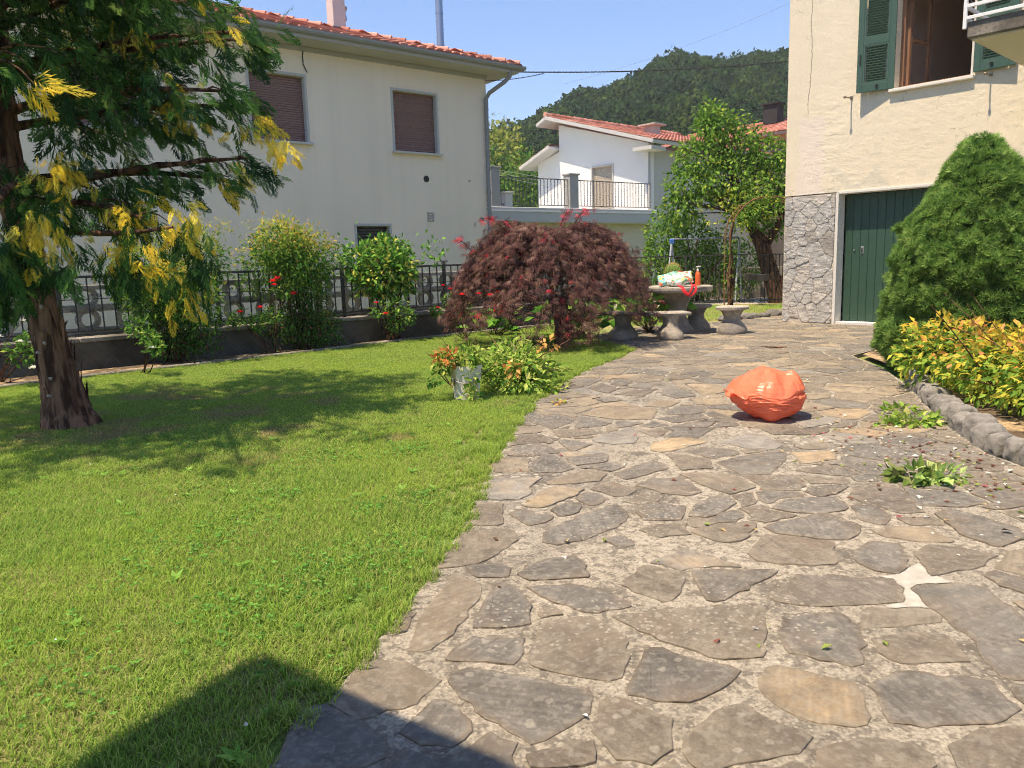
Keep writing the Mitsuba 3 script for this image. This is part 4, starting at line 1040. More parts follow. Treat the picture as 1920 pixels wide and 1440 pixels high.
dk = obj('door', MB((.50, .49, .46)).box(hp(1.83, 4.05, -.03), (.05, 2.1, .16), HAX).box(hp(2.97, 4.05, -.03), (.05, 2.1, .16), HAX).box(hp(2.4, 5.09, -.03), (1.2, .05, .162), HAX), 'm_matte', t)
z = 3.05
while z < 5.06:
    obj('slat', MB((.42, .37, .30)).box(hp(2.4, z + .035, -.1), (1.09, .06, .02), HAX, bevel=.004), 'm_matte', dk); z += .07
rng = np.random.default_rng(51)
def roof_slab(s0, z0, s1, z1, o0, o1, parent, th=.14):
    """a sloping slab in the gable's plane, from depth o0 to o1, with tiles on it"""
    d = unit(HD * (s1 - s0) + A3([0, 0, z1 - z0])); L = math.hypot(s1 - s0, z1 - z0)
    n = unit(np.cross(d, HN)); n = n if n[2] > 0 else -n
    c = hp((s0 + s1) / 2, (z0 + z1) / 2, (o0 + o1) / 2)
    k = obj('roof', MB((.50, .49, .47)).box(c, (L, th, abs(o0 - o1)), [d, n, HN], bevel=.01), 'm_matte', parent)
    lo, up = (s0, z0), (s1, z1)
    if z1 < z0: lo, up, d = up, lo, -d
    tag(obj('tile_field', tiles(hp(lo[0], lo[1], max(o0, o1) - .04) + n * th * .5, -HN, d, abs(o0 - o1) - .08, L - .3, rng), 'm_matte', k), kind='stuff')
    return k
k1 = roof_slab(-.75, 5.62, 4.98, 7.30, .75, -9, t); cap_row(hp(4.98, 7.43, .72), -HN, 9.4, k1, r=.09)
roof_slab(4.98, 7.28, 5.5, 7.05, .75, -9, t)
roof_slab(4.88, 6.1, 6.75, 5.38, .65, -9, t)
obj('eave_beam', MB((.50, .49, .46)).box(hp(-.2, 5.42, .25), (.9, .14, .9), HAX), 'm_matte', t)
obj('chimney', MB((.45, .40, .36)).box(hp(2.6, 6.75, -3.6), (.5, .6, .5), HAX).box(hp(2.6, 7.06, -3.6), (.9, .06, .9), HAX), 'm_matte', t)
obj('downpipe', MB((.42, .42, .40)).tube([hp(-.08, 5.4, .1), hp(-.08, .2, .1)], .05, 8), 'm_matte', t)
# pinkish house far right
QP, QD, QN = A3([14.2, 35.2, 0]), HD, HN
def qp(s, z, o): return QP + QD * s + A3([0, 0, z]) + QN * o
t = thing('house', 'pinkish house with red roof and black chimney behind the fruit tree', 'house')
qb = MB((.60, .45, .36)); qb.box(qp(4.4, 3.35, -3), (8.6, 6.8, 6), HAX); qb.box(qp(-2.5, 2.7, -1.5), (5, 5.4, 6), HAX)
obj('wall', qb, 'm_matte', t)
def rslab(a, b, c_, d_, parent):
    """tile field on the quad a (low left) b (low right) d (high left)"""
    ea, up = unit(b - a), unit(d_ - a); n = np.cross(ea, up); n = n if n[2] > 0 else -n
    k = obj('roof', MB((.42, .36, .32)).box((a + b + c_ + d_) / 4, (np.linalg.norm(b - a), np.linalg.norm(d_ - a), .12), [ea, up, n]), 'm_matte', parent)
    tag(obj('tile_field', tiles(a + n * .06, ea, up, np.linalg.norm(b - a), np.linalg.norm(d_ - a) - .3, rng), 'm_matte', k), kind='stuff')
    return k
k2 = rslab(qp(9.3, 6.7, .7), qp(-.6, 6.7, .7), qp(-.6, 7.75, -3), qp(9.3, 7.75, -3), t)
rslab(qp(9.3, 6.7, -6.7), qp(-.6, 6.7, -6.7), qp(-.6, 7.75, -3), qp(9.3, 7.75, -3), t)
cap_row(qp(9.3, 7.84, -3), -QD, 9.6, k2)
rslab(qp(.0, 5.4, 2.2), qp(-5.5, 5.4, 2.2), qp(-5.5, 6.7, -1.5), qp(.0, 6.7, -1.5), t)
obj('chimney', MB((.035, .035, .035)).box(qp(3.9, 8.1, -2.4), (.75, .9, .6), HAX).box(qp(3.9, 8.6, -2.4), (.95, .08, .8), HAX), 'm_matte', t)
m = MB((.34, .25, .2)); m.box(qp(2.2, 5.9, .015), (.9, 1.1, .03), HAX); m.box(qp(5.6, 5.9, .015), (.9, 1.1, .03), HAX)
obj('shutters', m, 'm_matte', t)

# ------------------------------------------------------------------ cables
def sag(a, b, d, n=13):
    a, b = A3(a, float), A3(b, float); u = np.linspace(0, 1, n)[:, None]
    return a * (1 - u) + b * u - A3([0, 0, 1.]) * d * 4 * u * (1 - u)
t = thing('overhead_cable', 'thick black cable crossing the sky from the cream house corner', 'cable')
obj('cable', MB((.05, .05, .05)).tube(sag(lp(-.1, 5.86, .2), [13.6, 24.2, 7.55], .34), .016, 6), 'm_matte', t)
obj('branch_wire', MB((.05, .05, .05)).tube(sag(lp(-.05, 5.68, .02), lp(-.1, 5.86, .2) + (A3([13.6, 24.2, 7.55]) - lp(-.1, 5.86, .2)) * .1 - A3([0, 0, .15]), .04), .010, 5), 'm_matte', t)
t = thing('thin_wire', 'hair thin wire rising across the sky to the upper right', 'cable')
obj('wire', MB((.22, .24, .28)).tube(sag([2.5, 33, 8.4], [15.5, 30, 12.6], .5), .005, 4), 'm_matte', t)

# ------------------------------------------------------------------ wooded hill
RX = [(-330, 4), (-150, 7), (-60, 12), (-5, 22), (0, 23.5), (6, 25), (12, 28), (18, 30.5), (22, 32), (28, 33.5), (31, 35.5), (35.4, 37.3), (41, 37.5), (45, 35.5), (54, 37.7), (62, 38), (90, 42), (150, 46), (330, 30)]
rxx, rxz = A3(RX, float).T
def hill(x, y):
    u = np.clip((y - 62) / 108.0, 0, 1); u = u * u * (3 - 2 * u) * .35 + u * .65
    back = np.clip((y - 170) / 160, 0, 1)
    xs = x * 170 / np.maximum(y, 60)
    ridge = np.interp(.6 * xs + .4 * x, rxx, rxz)
    return ridge * u * (1 - .8 * back) + 3.5 * (vfbm(np.stack([x * .03, y * .03, 0 * x], -1), 3) - .5) * u
gx, gy = np.meshgrid(np.arange(-320, 321, 8.0), np.r_[np.arange(58, 180, 6.0), np.arange(180, 340, 16.)])
gz = hill(gx, gy) - .3
ny, nx = gx.shape; i = (np.arange(ny - 1)[:, None] * nx + np.arange(nx - 1)[None]).ravel()
hm = MB((0, 0)); hm.add(np.stack([gx, gy, gz], -1).reshape(-1, 3), np.stack([i, i + 1, i + nx + 1, i + nx], 1))
tag(obj('hill', hm, 'm_hill', None, True), kind='structure')
rng = np.random.default_rng(61)
def far_crown(seed, c0, c1):
    r = np.random.default_rng(seed)
    m = trimesh.creation.icosphere(subdivisions=2); v = np.asarray(m.vertices)
    q = 1 + .55 * (vfbm(v * 1.9 + seed * 3.3, 3, seed) - .5)
    mb = MB(A3(c0) * .8); mb.add(v * (q * .84)[:, None], m.faces)
    n = 620
    d = rdir(r, n); d[:, 2] = np.abs(d[:, 2]) * 1.1 - .25; d = unit(d)
    rad = (1 + .55 * (vfbm(d * 1.9 + seed * 3.3, 3, seed) - .5)) * r.uniform(.80, 1.1, n)
    u = r.random(n)[:, None] ** 1.5
    col = A3(c0) * (1 - u) + A3(c1) * u
    mb.add(*cloud(leaf_tpl(.5, .12, .1), d * rad[:, None], unit(rdir(r, n) + .25 * d), unit(d + .45 * rdir(r, n)), r.uniform(.16, .32, n), col))
    return mb.arr()
for k, (c0, c1) in enumerate((((.020, .050, .019), (.058, .115, .033)), ((.026, .06, .02), (.078, .138, .038)), ((.016, .043, .02), (.048, .10, .036)), ((.034, .07, .02), (.10, .16, .042)))):
    group('far_tree_%d' % k, far_crown(k + 1, c0, c1), 'm_leaf')
tag('forest', 'dense broadleaf wood covering the hill beyond the houses', 'wood', kind='stuff')
n_t = 0
for y in np.arange(64, 184, 3.7):
    for x in np.arange(-62, 108, 3.6):
        xx, yy = x + rng.uniform(-1.6, 1.6), y + rng.uniform(-1.6, 1.6)
        rr_ = xx / yy
        if not (-.36 < rr_ < .62): continue
        if -.30 < rr_ < -.07 and yy < 165: continue      # wholly behind the cream house
        if rr_ > .42 and yy < 140: continue
        z = float(hill(A3([xx]), A3([yy]))[0]); s = rng.uniform(1.7, 3.1) * (1.0 if yy < 172 else 1.25)
        n_t += 1
        scene['forest__%04d' % n_t] = {'type': 'instance', 'g': {'type': 'ref', 'id': 'far_tree_%d' % rng.choice(4, p=[.35, .25, .25, .15])},
            'to_world': T().translate([xx, yy, z + s * .55]).rotate([0, 0, 1], float(rng.uniform(0, 360))).scale([s, s, s * rng.uniform(.95, 1.35)])}
# ------------------------------------------------------------------ plants
LEAF, MAPLE, SLIM = leaf_tpl(.26), maple_tpl(), leaf_tpl(.17, .05, .18)
ROUND = leaf_tpl(.46, .10, .12)
SPR = [spray_tpl(k) for k in (1, 2, 3)]
TUFT = [tuft_tpl(k) for k in (1, 2)]
UPV = A3([0, 0, 1.])
def curve(p0, p1, bow, n=7):
    p0, p1 = A3(p0, float), A3(p1, float); u = np.linspace(0, 1, n)[:, None]
    return p0 * (1 - u) + p1 * u + A3(bow, float) * 4 * u * (1 - u)

# --- cedar with golden patches
ced = thing('cedar_tree', 'tall dark cedar with shaggy red brown trunk and golden yellow patches on the lawn', 'tree')
rng = np.random.default_rng(71)
TP_ = [(-3.80, 6.50, -.05), (-3.82, 6.51, .12), (-3.85, 6.50, .4), (-3.90, 6.5, .8), (-3.97, 6.5, 1.3), (-4.10, 6.55, 2.0), (-4.15, 6.65, 2.8), (-4.10, 6.72, 4.2), (-4.05, 6.75, 6.3)]
TR = [.225, .178, .147, .127, .114, .105, .098, .075, .02]
tz = np.linspace(0, 8, 60)
tpts = np.stack([np.interp(tz, np.arange(9), A3(TP_)[:, k]) for k in range(3)], 1); trr = np.interp(tz, np.arange(9), TR)
tk = MB((.5, 0)); tk.tube(tpts, trr, 40, rough=.42, seed=5)
trunk = obj('trunk', tk, 'm_bark', ced, True)
bk = MB((.75, 0))
for i in range(60):
    z = rng.uniform(.1, 1.5); a = rng.uniform(0, 2 * PI); c = A3([np.interp(z, A3(TP_)[:, 2], A3(TP_)[:, k]) for k in (0, 1)]); r = np.interp(z, A3(TP_)[:, 2], TR) * 1.04
    o = A3([math.cos(a), math.sin(a), 0]); tn = A3([-o[1], o[0], 0]); L = rng.uniform(.06, .22); w = rng.uniform(.008, .022)
    b = np.r_[c, z] + o * r
    q = [b - tn * w, b + tn * w, b + o * .006 + UPV * L * .6 + tn * w, b + o * .006 + UPV * L * .6 - tn * w, b + o * rng.uniform(.015, .05) + UPV * L]
    bk.add(A3(q), [[0, 1, 2], [0, 2, 3], [3, 2, 4]])
tag(obj('bark_strips', bk, 'm_bark', ced), kind='stuff')
ss = MB((.40, .34, .29))   # stubs of cut branches
for (z, a) in ((.62, -1.9), (.70, -1.4), (.95, -1.6), (.40, -1.5), (1.0, -1.1), (.25, -1.75)):
    c = A3([np.interp(z, A3(TP_)[:, 2], A3(TP_)[:, k]) for k in (0, 1)]); r = np.interp(z, A3(TP_)[:, 2], TR)
    o = A3([math.cos(a), math.sin(a), .3]); b = np.r_[c, z] + o * r * .9
    ss.tube([b, b + unit(o) * .045], [.016, .011], 7)
obj('branch_stub', ss, 'm_matte', ced)
limbs, twigs = MB((.30, 0)), MB((.26, 0))
gp, gd, gn, gs, gc = [], [], [], [], []     # green sprays
yp, yd, yn, ys, yc = [], [], [], [], []     # yellow sprays
GREEN = [(.022, .058, .016), (.035, .085, .018), (.055, .12, .025), (.018, .045, .018), (.085, .145, .03)]
YEL = [(.72, .50, .035), (.62, .42, .04), (.55, .45, .06), (.80, .58, .06)]
LIT = [A3(g) for g in ((-3.35, 5.9, 2.05), (-3.55, 5.7, 1.62), (-3.28, 5.65, 1.60), (-2.42, 5.85, 1.66), (-2.50, 5.95, 1.10), (-1.74, 6.3, 2.26), (-2.82, 5.85, 1.72))]
def trunk_at(z): return A3([np.interp(z, A3(TP_)[:, 2], A3(TP_)[:, k]) for k in (0, 1)] + [z])
def sprays(P, D, n, yellow, spread=.075, l0=.14, l1=.28, hang=.95):
    for _ in range(n):
        d = unit(D + rng.normal(0, .45, 3) - A3([0, 0, hang * rng.uniform(.4, 1.5)]))
        P2 = P + rng.normal(0, spread, 3)
        if not yellow and any(0 < (P2 - g) @ SUN < 4 and np.linalg.norm((P2 - g) - ((P2 - g) @ SUN) * SUN) < .17 for g in LIT): continue
        q = (P2, d, rng.normal(0, .6, 3) + A3([0, -.3, .5]), rng.uniform(l0, l1))
        if yellow: yp.append(q[0]); yd.append(d); yn.append(q[2]); ys.append(q[3]); yc.append(A3(YEL[rng.integers(4)]) * rng.uniform(.7, 1.1))
        else:
            gp.append(q[0]); gd.append(d); gn.append(q[2]); gs.append(q[3]); gc.append(A3(GREEN[rng.choice(5, p=[.3, .28, .2, .14, .08])]) * rng.uniform(.8, 1.2))
def limb(z0, az, L, rise, droop, r0, bare=.14, dens=1.0, yel=.06, pitch=0):
    b = trunk_at(z0); o = A3([math.cos(az), math.sin(az), 0]); u = np.linspace(0, 1, 10)
    w1, w2 = rng.normal(0, .09, 2)
    side = A3([-o[1], o[0], 0])
    P = b + o * (L * u)[:, None] + UPV * (rise * u - droop * u * u)[:, None] + side * (w1 * np.sin(u * 5) * L * .3)[:, None]
    limbs.tube(P, r0 * (1 - .85 * u) + .005, 8, rough=.25, seed=int(z0 * 50))
    m = int(L * 5.8 * dens)
    for k in range(m):
        f = bare + (1 - bare) * (k + rng.random()) / m
        p = A3([np.interp(f, u, P[:, j]) for j in range(3)])
        sg = 1 if k % 2 else -1
        d = unit(o * rng.uniform(.5, 1) + side * sg * rng.uniform(.4, 1.1) + UPV * rng.uniform(-.35, .35))
        sl = (.62 * (1 - f) + .18) * rng.uniform(.7, 1.25) * min(1, L / 1.6)
        e = p + d * sl - UPV * sl * .25
        twigs.tube(curve(p, e, (0, 0, .05), 4), [.009, .007, .005, .003], 4)
        ye = rng.random() < yel
        for g in np.linspace(.25, 1, max(2, int(sl / .085))):
            sprays(p * (1 - g) + e * g, d, 2 if not ye else 3, ye if g > .4 else False)
    sprays(P[-1], o, 8, rng.random() < .3)
for i in range(52):
    z0 = 2.02 + .50 * (i // 6) + rng.normal(0, .07)
    az = i * 2 * PI / 6 + (i // 6) * .55 + rng.normal(0, .22)
    h = min(.97, (z0 - 1.4) / 4.9)
    L = (2.45 if z0 < 2.7 else 3.0) * (1 - h) ** .7 * rng.uniform(.72, 1.05) + .15
    a_ = (az + PI) % (2 * PI) - PI
    if z0 < 2.8 and -2.7 < a_ < -.62: L *= .5
    if z0 < 2.6 and .7 < a_ < 2.6: continue
    if abs(a_) < .95: L = min(L, 1.7 if z0 < 2.3 else 2.1)
    limb(z0, az, L, rng.uniform(.0, .28) * L, rng.uniform(.06, .26) * L, .034 * (1 - h) + .012)
# the boughs that show in front of the cream wall
for (z0, az, L, ri, dr_) in ((1.95, -.08, 2.05, .45, .22), (2.5, -.04, 2.0, .35, .25), (1.85, -.5, 1.5, .2, .35), (2.95, -.1, 2.1, .5, .30), (3.3, -.3, 1.9, .55, .4), (3.25, -1.2, 2.9, .5, .15), (3.3, -1.65, 3.0, .5, .1), (3.3, -2.1, 2.9, .5, .1), (3.3, -2.6, 2.8, .5, .1), (3.8, -1.4, 2.7, .4, .2), (3.8, -1.9, 2.7, .4, .2), (3.5, -.85, 2.6, .5, .2), (3.9, -2.4, 2.6, .4, .2), (3.5, -2.9, 2.7, .4, .1), (3.4, 3.0, 2.5, .4, .2), (4.3, -1.7, 2.4, .3, .2), (4.4, -2.5, 2.3, .3, .2), (3.1, -2.35, 2.7, .45, .1)):
    limb(z0, az, L, ri, dr_, .036, .12, 1.0, .06)
gold = [((-3.35, 5.9, 2.05), .15, 46), ((-3.55, 5.7, 1.62), .14, 30), ((-3.28, 5.65, 1.60), .13, 30), ((-3.02, 5.95, 1.45), .09, 20), ((-2.82, 5.85, 1.72), .10, 18), ((-2.42, 5.85, 1.66), .14, 40), ((-2.68, 5.8, 1.40), .11, 22),
        ((-2.50, 5.95, 1.10), .13, 22), ((-1.74, 6.3, 2.26), .09, 20), ((-2.6, 6.4, 2.62), .17, 26), ((-2.05, 6.5, 2.42), .13, 18), ((-3.75, 5.6, 1.45), .07, 10), ((-2.9, 6.4, 3.1), .14, 18), ((-3.5, 6.3, 2.8), .1, 12)]
for c, r, n in gold:
    for _ in range(n):
        o = rng.normal(0, r * .55, 3); sprays(A3(c) + o, unit(o + A3([.1, -.1, -.25])), 1, True, .02, .10, .17, .35)
for c, r, n in (((-3.55, 5.6, 1.36), .20, 54), ((-3.72, 5.6, 1.22), .16, 40), ((-3.60, 5.7, 1.62), .2, 50), ((-3.45, 5.8, 1.85), .2, 40), ((-3.2, 5.65, 1.40), .14, 20), ((-2.85, 5.8, 1.42), .17, 30), ((-2.5, 5.85, 1.55), .20, 44), ((-2.35, 5.85, 1.35), .13, 22), ((-3.75, 5.7, 1.5), .16, 26)):
    for _ in range(n): sprays(A3(c) + rng.normal(0, r * .55, 3), A3([.1, -.2, -.7]), 1, False, .02, .16, .26, .9)
limbs.tube(curve([-3.9, 6.4, 2.0], [-3.45, 5.2, 1.62], (.02, 0, .12), 8), np.linspace(.042, .014, 8), 8, rough=.3)
limbs.tube(curve([-3.9, 6.4, 1.75], [-2.45, 5.75, 1.62], (.0, -.1, -.08), 8), np.linspace(.036, .010, 8), 8, rough=.3)
obj('branches', limbs, 'm_bark', ced, True)
tag(obj('twigs', twigs, 'm_bark', ced), kind='stuff')
def spray_mesh(p, d, n, s, c):
    mb = MB(); p, d, n, s, c = A3(p), A3(d), A3(n), A3(s), A3(c); w = rng.integers(3, size=len(p))
    for k in range(3): mb.add(*cloud(SPR[k], p[w == k], d[w == k], n[w == k], s[w == k], c[w == k]))
    return mb
obj('crown', spray_mesh(gp, gd, gn, gs, gc), 'm_leaf', ced)
k = obj('golden_foliage', spray_mesh(yp, yd, yn, ys, yc), 'm_leaf', ced); labels[k] = {'label': 'bright yellow variegated sprays'}

# --- generic leafy mass
def mass(rng, c, rad, n, tpl, size, cols, w, shell=.55, droop=.2, noise_amp=.45, fr=2.2, seed=0, zmin=None, upb=.5, topcols=None, topw=None):
    """leaves through an uneven ellipsoid; more of them near its lumpy surface"""
    c, rad = A3(c, float), A3(rad, float)
    d = rdir(rng, n); lump = 1 + noise_amp * 2 * (vfbm(d * fr + seed * 3.7 + 10, 3, seed) - .5)
    r = lump * (shell + (1 - shell) * rng.random(n) ** .6) * rng.uniform(.93, 1.06, n)
    P = c + d * rad * r[:, None]
    if zmin is not None: k = P[:, 2] > zmin; P, d, n = P[k], d[k], int(k.sum())
    fw = unit(d + .8 * rdir(rng, n) - droop * UPV); nr = unit(.5 * d + upb * UPV + .7 * rdir(rng, n))
    col = pick(rng, n, cols, w)
    if topcols is not None:
        h = (P[:, 2] - c[2]) / rad[2] + rng.normal(0, .22, n) + (r if zmin is None else 0) * 0
        tc = pick(rng, n, topcols, topw or [1] * len(topcols)); col = np.where((h > .42)[:, None], tc, col)
    return cloud(tpl, P, fw, nr, rng.uniform(*size, n), col)
def stems(c, top, n, r, rng, spread, a=(.35, 0)):
    m = MB(a)
    for _ in range(n):
        b = A3(c) + A3([rng.normal(0, spread * .35), rng.normal(0, spread * .3), 0]); e = A3(top) + rng.normal(0, spread, 3) * A3([1, 1, .5])
        m.tube(curve(b, e, rng.normal(0, .06, 3), 6), np.linspace(r, r * .4, 6), 6)
    return m

# --- red lace-leaf maple
rng = np.random.default_rng(81)
mp = thing('maple_tree', 'low dome shaped dark red lace leaf maple at the edge of the lawn', 'tree')
mc = A3([.66, 11.75, .0])
tm = MB((.30, 0)); tm.tube([[.72, 11.35, -.02], [.72, 11.4, .35], [.66, 11.5, .75], [.6, 11.6, 1.2]], [.075, .06, .055, .04], 12, rough=.3)
br = MB((.22, 0))
LP, LFW, LNR, LS, LC = [], [], [], [], []
MC = [(.068, .032, .032), (.092, .047, .042), (.125, .072, .058), (.165, .105, .080), (.046, .021, .024)]
for i in range(330):
    az = rng.uniform(0, 2 * PI); top = rng.random() ** .6
    o = A3([math.cos(az) * 1.46, math.sin(az) * 1.22, 0])
    f1 = rng.uniform(.45, 1.04); zt = 1.86 * math.sqrt(max(.02, 1 - (f1 * .93) ** 2.4)) * rng.uniform(.84, 1.03) + .02
    lump = 1 + .22 * (vnoise(A3([math.cos(az) * 2 + 5, math.sin(az) * 2 + 5, f1 * 2]), 4) - .5)
    e = mc + o * f1 * lump + UPV * max(.15, zt * lump)
    s0 = mc + o * f1 * .30 + UPV * min(1.55, zt + .12)
    pth = curve(s0, e, (0, 0, .16), 8)
    # weeping tip
    wl = rng.uniform(.1, .55) * f1
    tip = e + o * .12 - UPV * min(wl, e[2] - .12)
    pth = np.vstack([pth, curve(e, tip, o * .05, 4)[1:]])
    br.tube(pth[::2], np.linspace(.009, .003, len(pth[::2])), 4)
    n = int(30 + 16 * f1)
    u = rng.random(n) ** .7 * (len(pth) - 1)
    P = np.stack([np.interp(u, np.arange(len(pth)), pth[:, k]) for k in range(3)], 1) + rng.normal(0, .055, (n, 3)) * A3([1, 1, .55])
    LP.append(P); LFW.append(unit(unit(o) * .6 + rng.normal(0, .55, (n, 3)) - UPV * .75)); LNR.append(unit(unit(o) * .5 + UPV * .8 + rng.normal(0, .35, (n, 3))))
    LS.append(rng.uniform(.065, .115, n)); red = rng.random() < .022
    base = pick(rng, n, MC, [.25, .3, .22, .13, .1]) * rng.uniform(.75, 1.3)
    LC.append(np.where((rng.random(n) < (.7 if red else .008))[:, None], A3([.42, .035, .05]), base))
# long trailing spray down to the lawn and red shoots on top
def trail(a, b, bow, n, red, sp=.06):
    pth = curve(a, b, bow, 10); br.tube(pth, np.linspace(.010, .003, 10), 5)
    u = rng.random(n) * 9; P = np.stack([np.interp(u, np.arange(10), pth[:, k]) for k in range(3)], 1) + rng.normal(0, sp, (n, 3))
    d = unit(A3(b, float) - A3(a, float))
    LP.append(P); LFW.append(unit(d * .7 + rng.normal(0, .5, (n, 3)) - UPV * .4)); LNR.append(unit(UPV + rng.normal(0, .5, (n, 3)))); LS.append(rng.uniform(.06, .11, n))
    LC.append(np.where((rng.random(n) < red)[:, None], A3([.45, .04, .055]), pick(rng, n, MC, [.25, .3, .22, .13, .1])))
for q in range(7): trail([.62, 11.2, .75], [.78 + rng.normal(0, .12), 10.75 + rng.normal(0, .1), .12 + .1 * rng.random()], (.0, -.1, .1), 60, .04, .05)
trail([.55, 11.3, .6], [.35, 10.9, .22], (0, -.1, .1), 60, .0); trail([.8, 11.2, .5], [1.15, 10.8, .16], (0, 0, .14), 70, .12)
trail([1.0, 11.2, .6], [1.25, 10.7, .10], (0, 0, .2), 40, .15)
for (a, b) in (((.0, 11.7, 1.72), (-.42, 11.5, 1.93)), ((.1, 11.6, 1.7), (-.2, 11.3, 1.86)), ((1.0, 11.7, 1.8), (1.22, 11.6, 2.0)), ((.8, 11.8, 1.8), (.95, 11.7, 1.97)), ((-.5, 11.4, 1.4), (-.80, 11.3, 1.62))):
    trail(a, b, (0, 0, .08), 26, .55, .035)
obj('trunk', tm, 'm_bark', mp, True); obj('branches', br, 'm_bark', mp)
obj('crown', MB().add(*cloud(MAPLE, np.vstack(LP), np.vstack(LFW), np.vstack(LNR), np.concatenate(LS), np.vstack(LC))), 'm_leaf', mp)

# --- dwarf conical spruce
rng = np.random.default_rng(91)
sp_ = thing('spruce_tree', 'dense conical dwarf spruce with bright green needles by the garage', 'tree')
sc_ = A3([4.93, 8.2, 0]); H_, R_ = 2.40, .80
def cone_r(h, az):   # h 0..1
    q = np.stack([np.cos(az) * 2.6 + 8, np.sin(az) * 2.6 + 8, h * 6.4], -1)
    base = R_ * np.interp(h, [0, .1, .25, .4, .6, .75, .86, .95, 1], [.86, .98, 1.0, .94, .76, .53, .36, .20, .05])
    return base * (1 + .42 * (vfbm(q, 2, 7) - .5)) + .20 * (vnoise(q * 2.0, 9) - .5) * np.minimum(1, (1.05 - h) * 2) + .10 * (vnoise(q * 4.4, 3) - .5) + .012
n = 30000
h = 1 - np.sqrt(rng.random(n)) ; h = np.clip(h, 0, .995); az = rng.uniform(0, 2 * PI, n)
r = cone_r(h, az) * np.where(rng.random(n) < .75, rng.uniform(.93, 1.04, n), rng.uniform(.75, .95, n))
P = sc_ + np.stack([np.cos(az) * r, np.sin(az) * r, .05 + h * H_], 1)
o = np.stack([np.cos(az), np.sin(az), 0 * az + .35], 1)
fw = unit(o + .55 * rdir(rng, n) + A3([0, 0, .25]))
tone = vfbm(P * 2.2, 3, 5); tip = (r / cone_r(h, az) > .97)
col = pick(rng, n, [(.075, .145, .032), (.125, .215, .048), (.19, .285, .070)], [.35, .4, .25], .15) * (.75 + .5 * tone)[:, None]
mb = MB((.012, .03, .008)); w = rng.integers(2, size=n)
for k in range(2): mb.add(*cloud(TUFT[k], P[w == k], fw[w == k], unit(rdir(rng, int((w == k).sum()))), rng.uniform(.05, .085, int((w == k).sum())), col[w == k]))
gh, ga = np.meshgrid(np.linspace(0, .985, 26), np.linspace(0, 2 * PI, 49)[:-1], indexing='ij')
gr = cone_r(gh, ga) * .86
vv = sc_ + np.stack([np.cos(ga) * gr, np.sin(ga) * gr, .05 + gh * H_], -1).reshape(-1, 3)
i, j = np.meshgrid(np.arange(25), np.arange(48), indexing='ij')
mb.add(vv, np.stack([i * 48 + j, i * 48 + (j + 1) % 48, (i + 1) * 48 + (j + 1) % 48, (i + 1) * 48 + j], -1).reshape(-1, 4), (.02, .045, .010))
obj('crown', mb, 'm_leaf', sp_)
obj('trunk', MB((.3, 0)).tube([sc_ + A3([0, 0, -.05]), sc_ + A3([0, 0, 2.2])], [.09, .02], 10), 'm_bark', sp_)

# --- yellow-orange nandina in the right-hand bed
rng = np.random.default_rng(95)
YN = [(.45, .32, .035), (.52, .36, .05), (.31, .27, .04), (.55, .25, .06), (.12, .20, .028), (.48, .19, .075)]
t = thing('nandina_shrub', 'low mound of yellow and orange nandina leaves in front of the spruce', 'shrub')
mb = MB()
for (c, rd, n) in (((3.95, 4.95, .27), (.42, .45, .30), 1300), ((4.5, 4.85, .30), (.6, .5, .34), 1500), ((4.30, 6.35, .29), (.66, .66, .33), 2300), ((4.15, 5.5, .34), (.55, .6, .37), 2000), ((4.75, 5.7, .37), (.7, .85, .37), 2400), ((4.05, 6.95, .36), (.48, .5, .34), 1200), ((5.3, 6.6, .35), (.8, .8, .37), 1300)):
    mb.add(*mass(rng, c, rd, n, LEAF, (.052, .098), [(.10, .20, .03), (.16, .26, .035), (.30, .33, .045), (.45, .40, .05)], [.35, .3, .2, .15], .5, .35, .45, 2.6, int(c[0] * 10), .05, .6, YN, [.3, .25, .16, .13, .08, .08]))
obj('leaves', mb, 'm_leaf', t)
st = stems([4.4, 6.2, 0], [4.4, 6.2, .55], 40, .008, rng, .5); obj('stems', st, 'm_bark', t)
pl = MB((.45, .40, .30)); pl.tube(curve([4.75, 6.6, .1], [4.45, 6.55, 1.0], (0, 0, 0), 4), .008, 6)
tag(obj('garden_cane', pl, 'm_matte'), 'thin pale cane leaning out of the yellow shrub bed', 'cane')

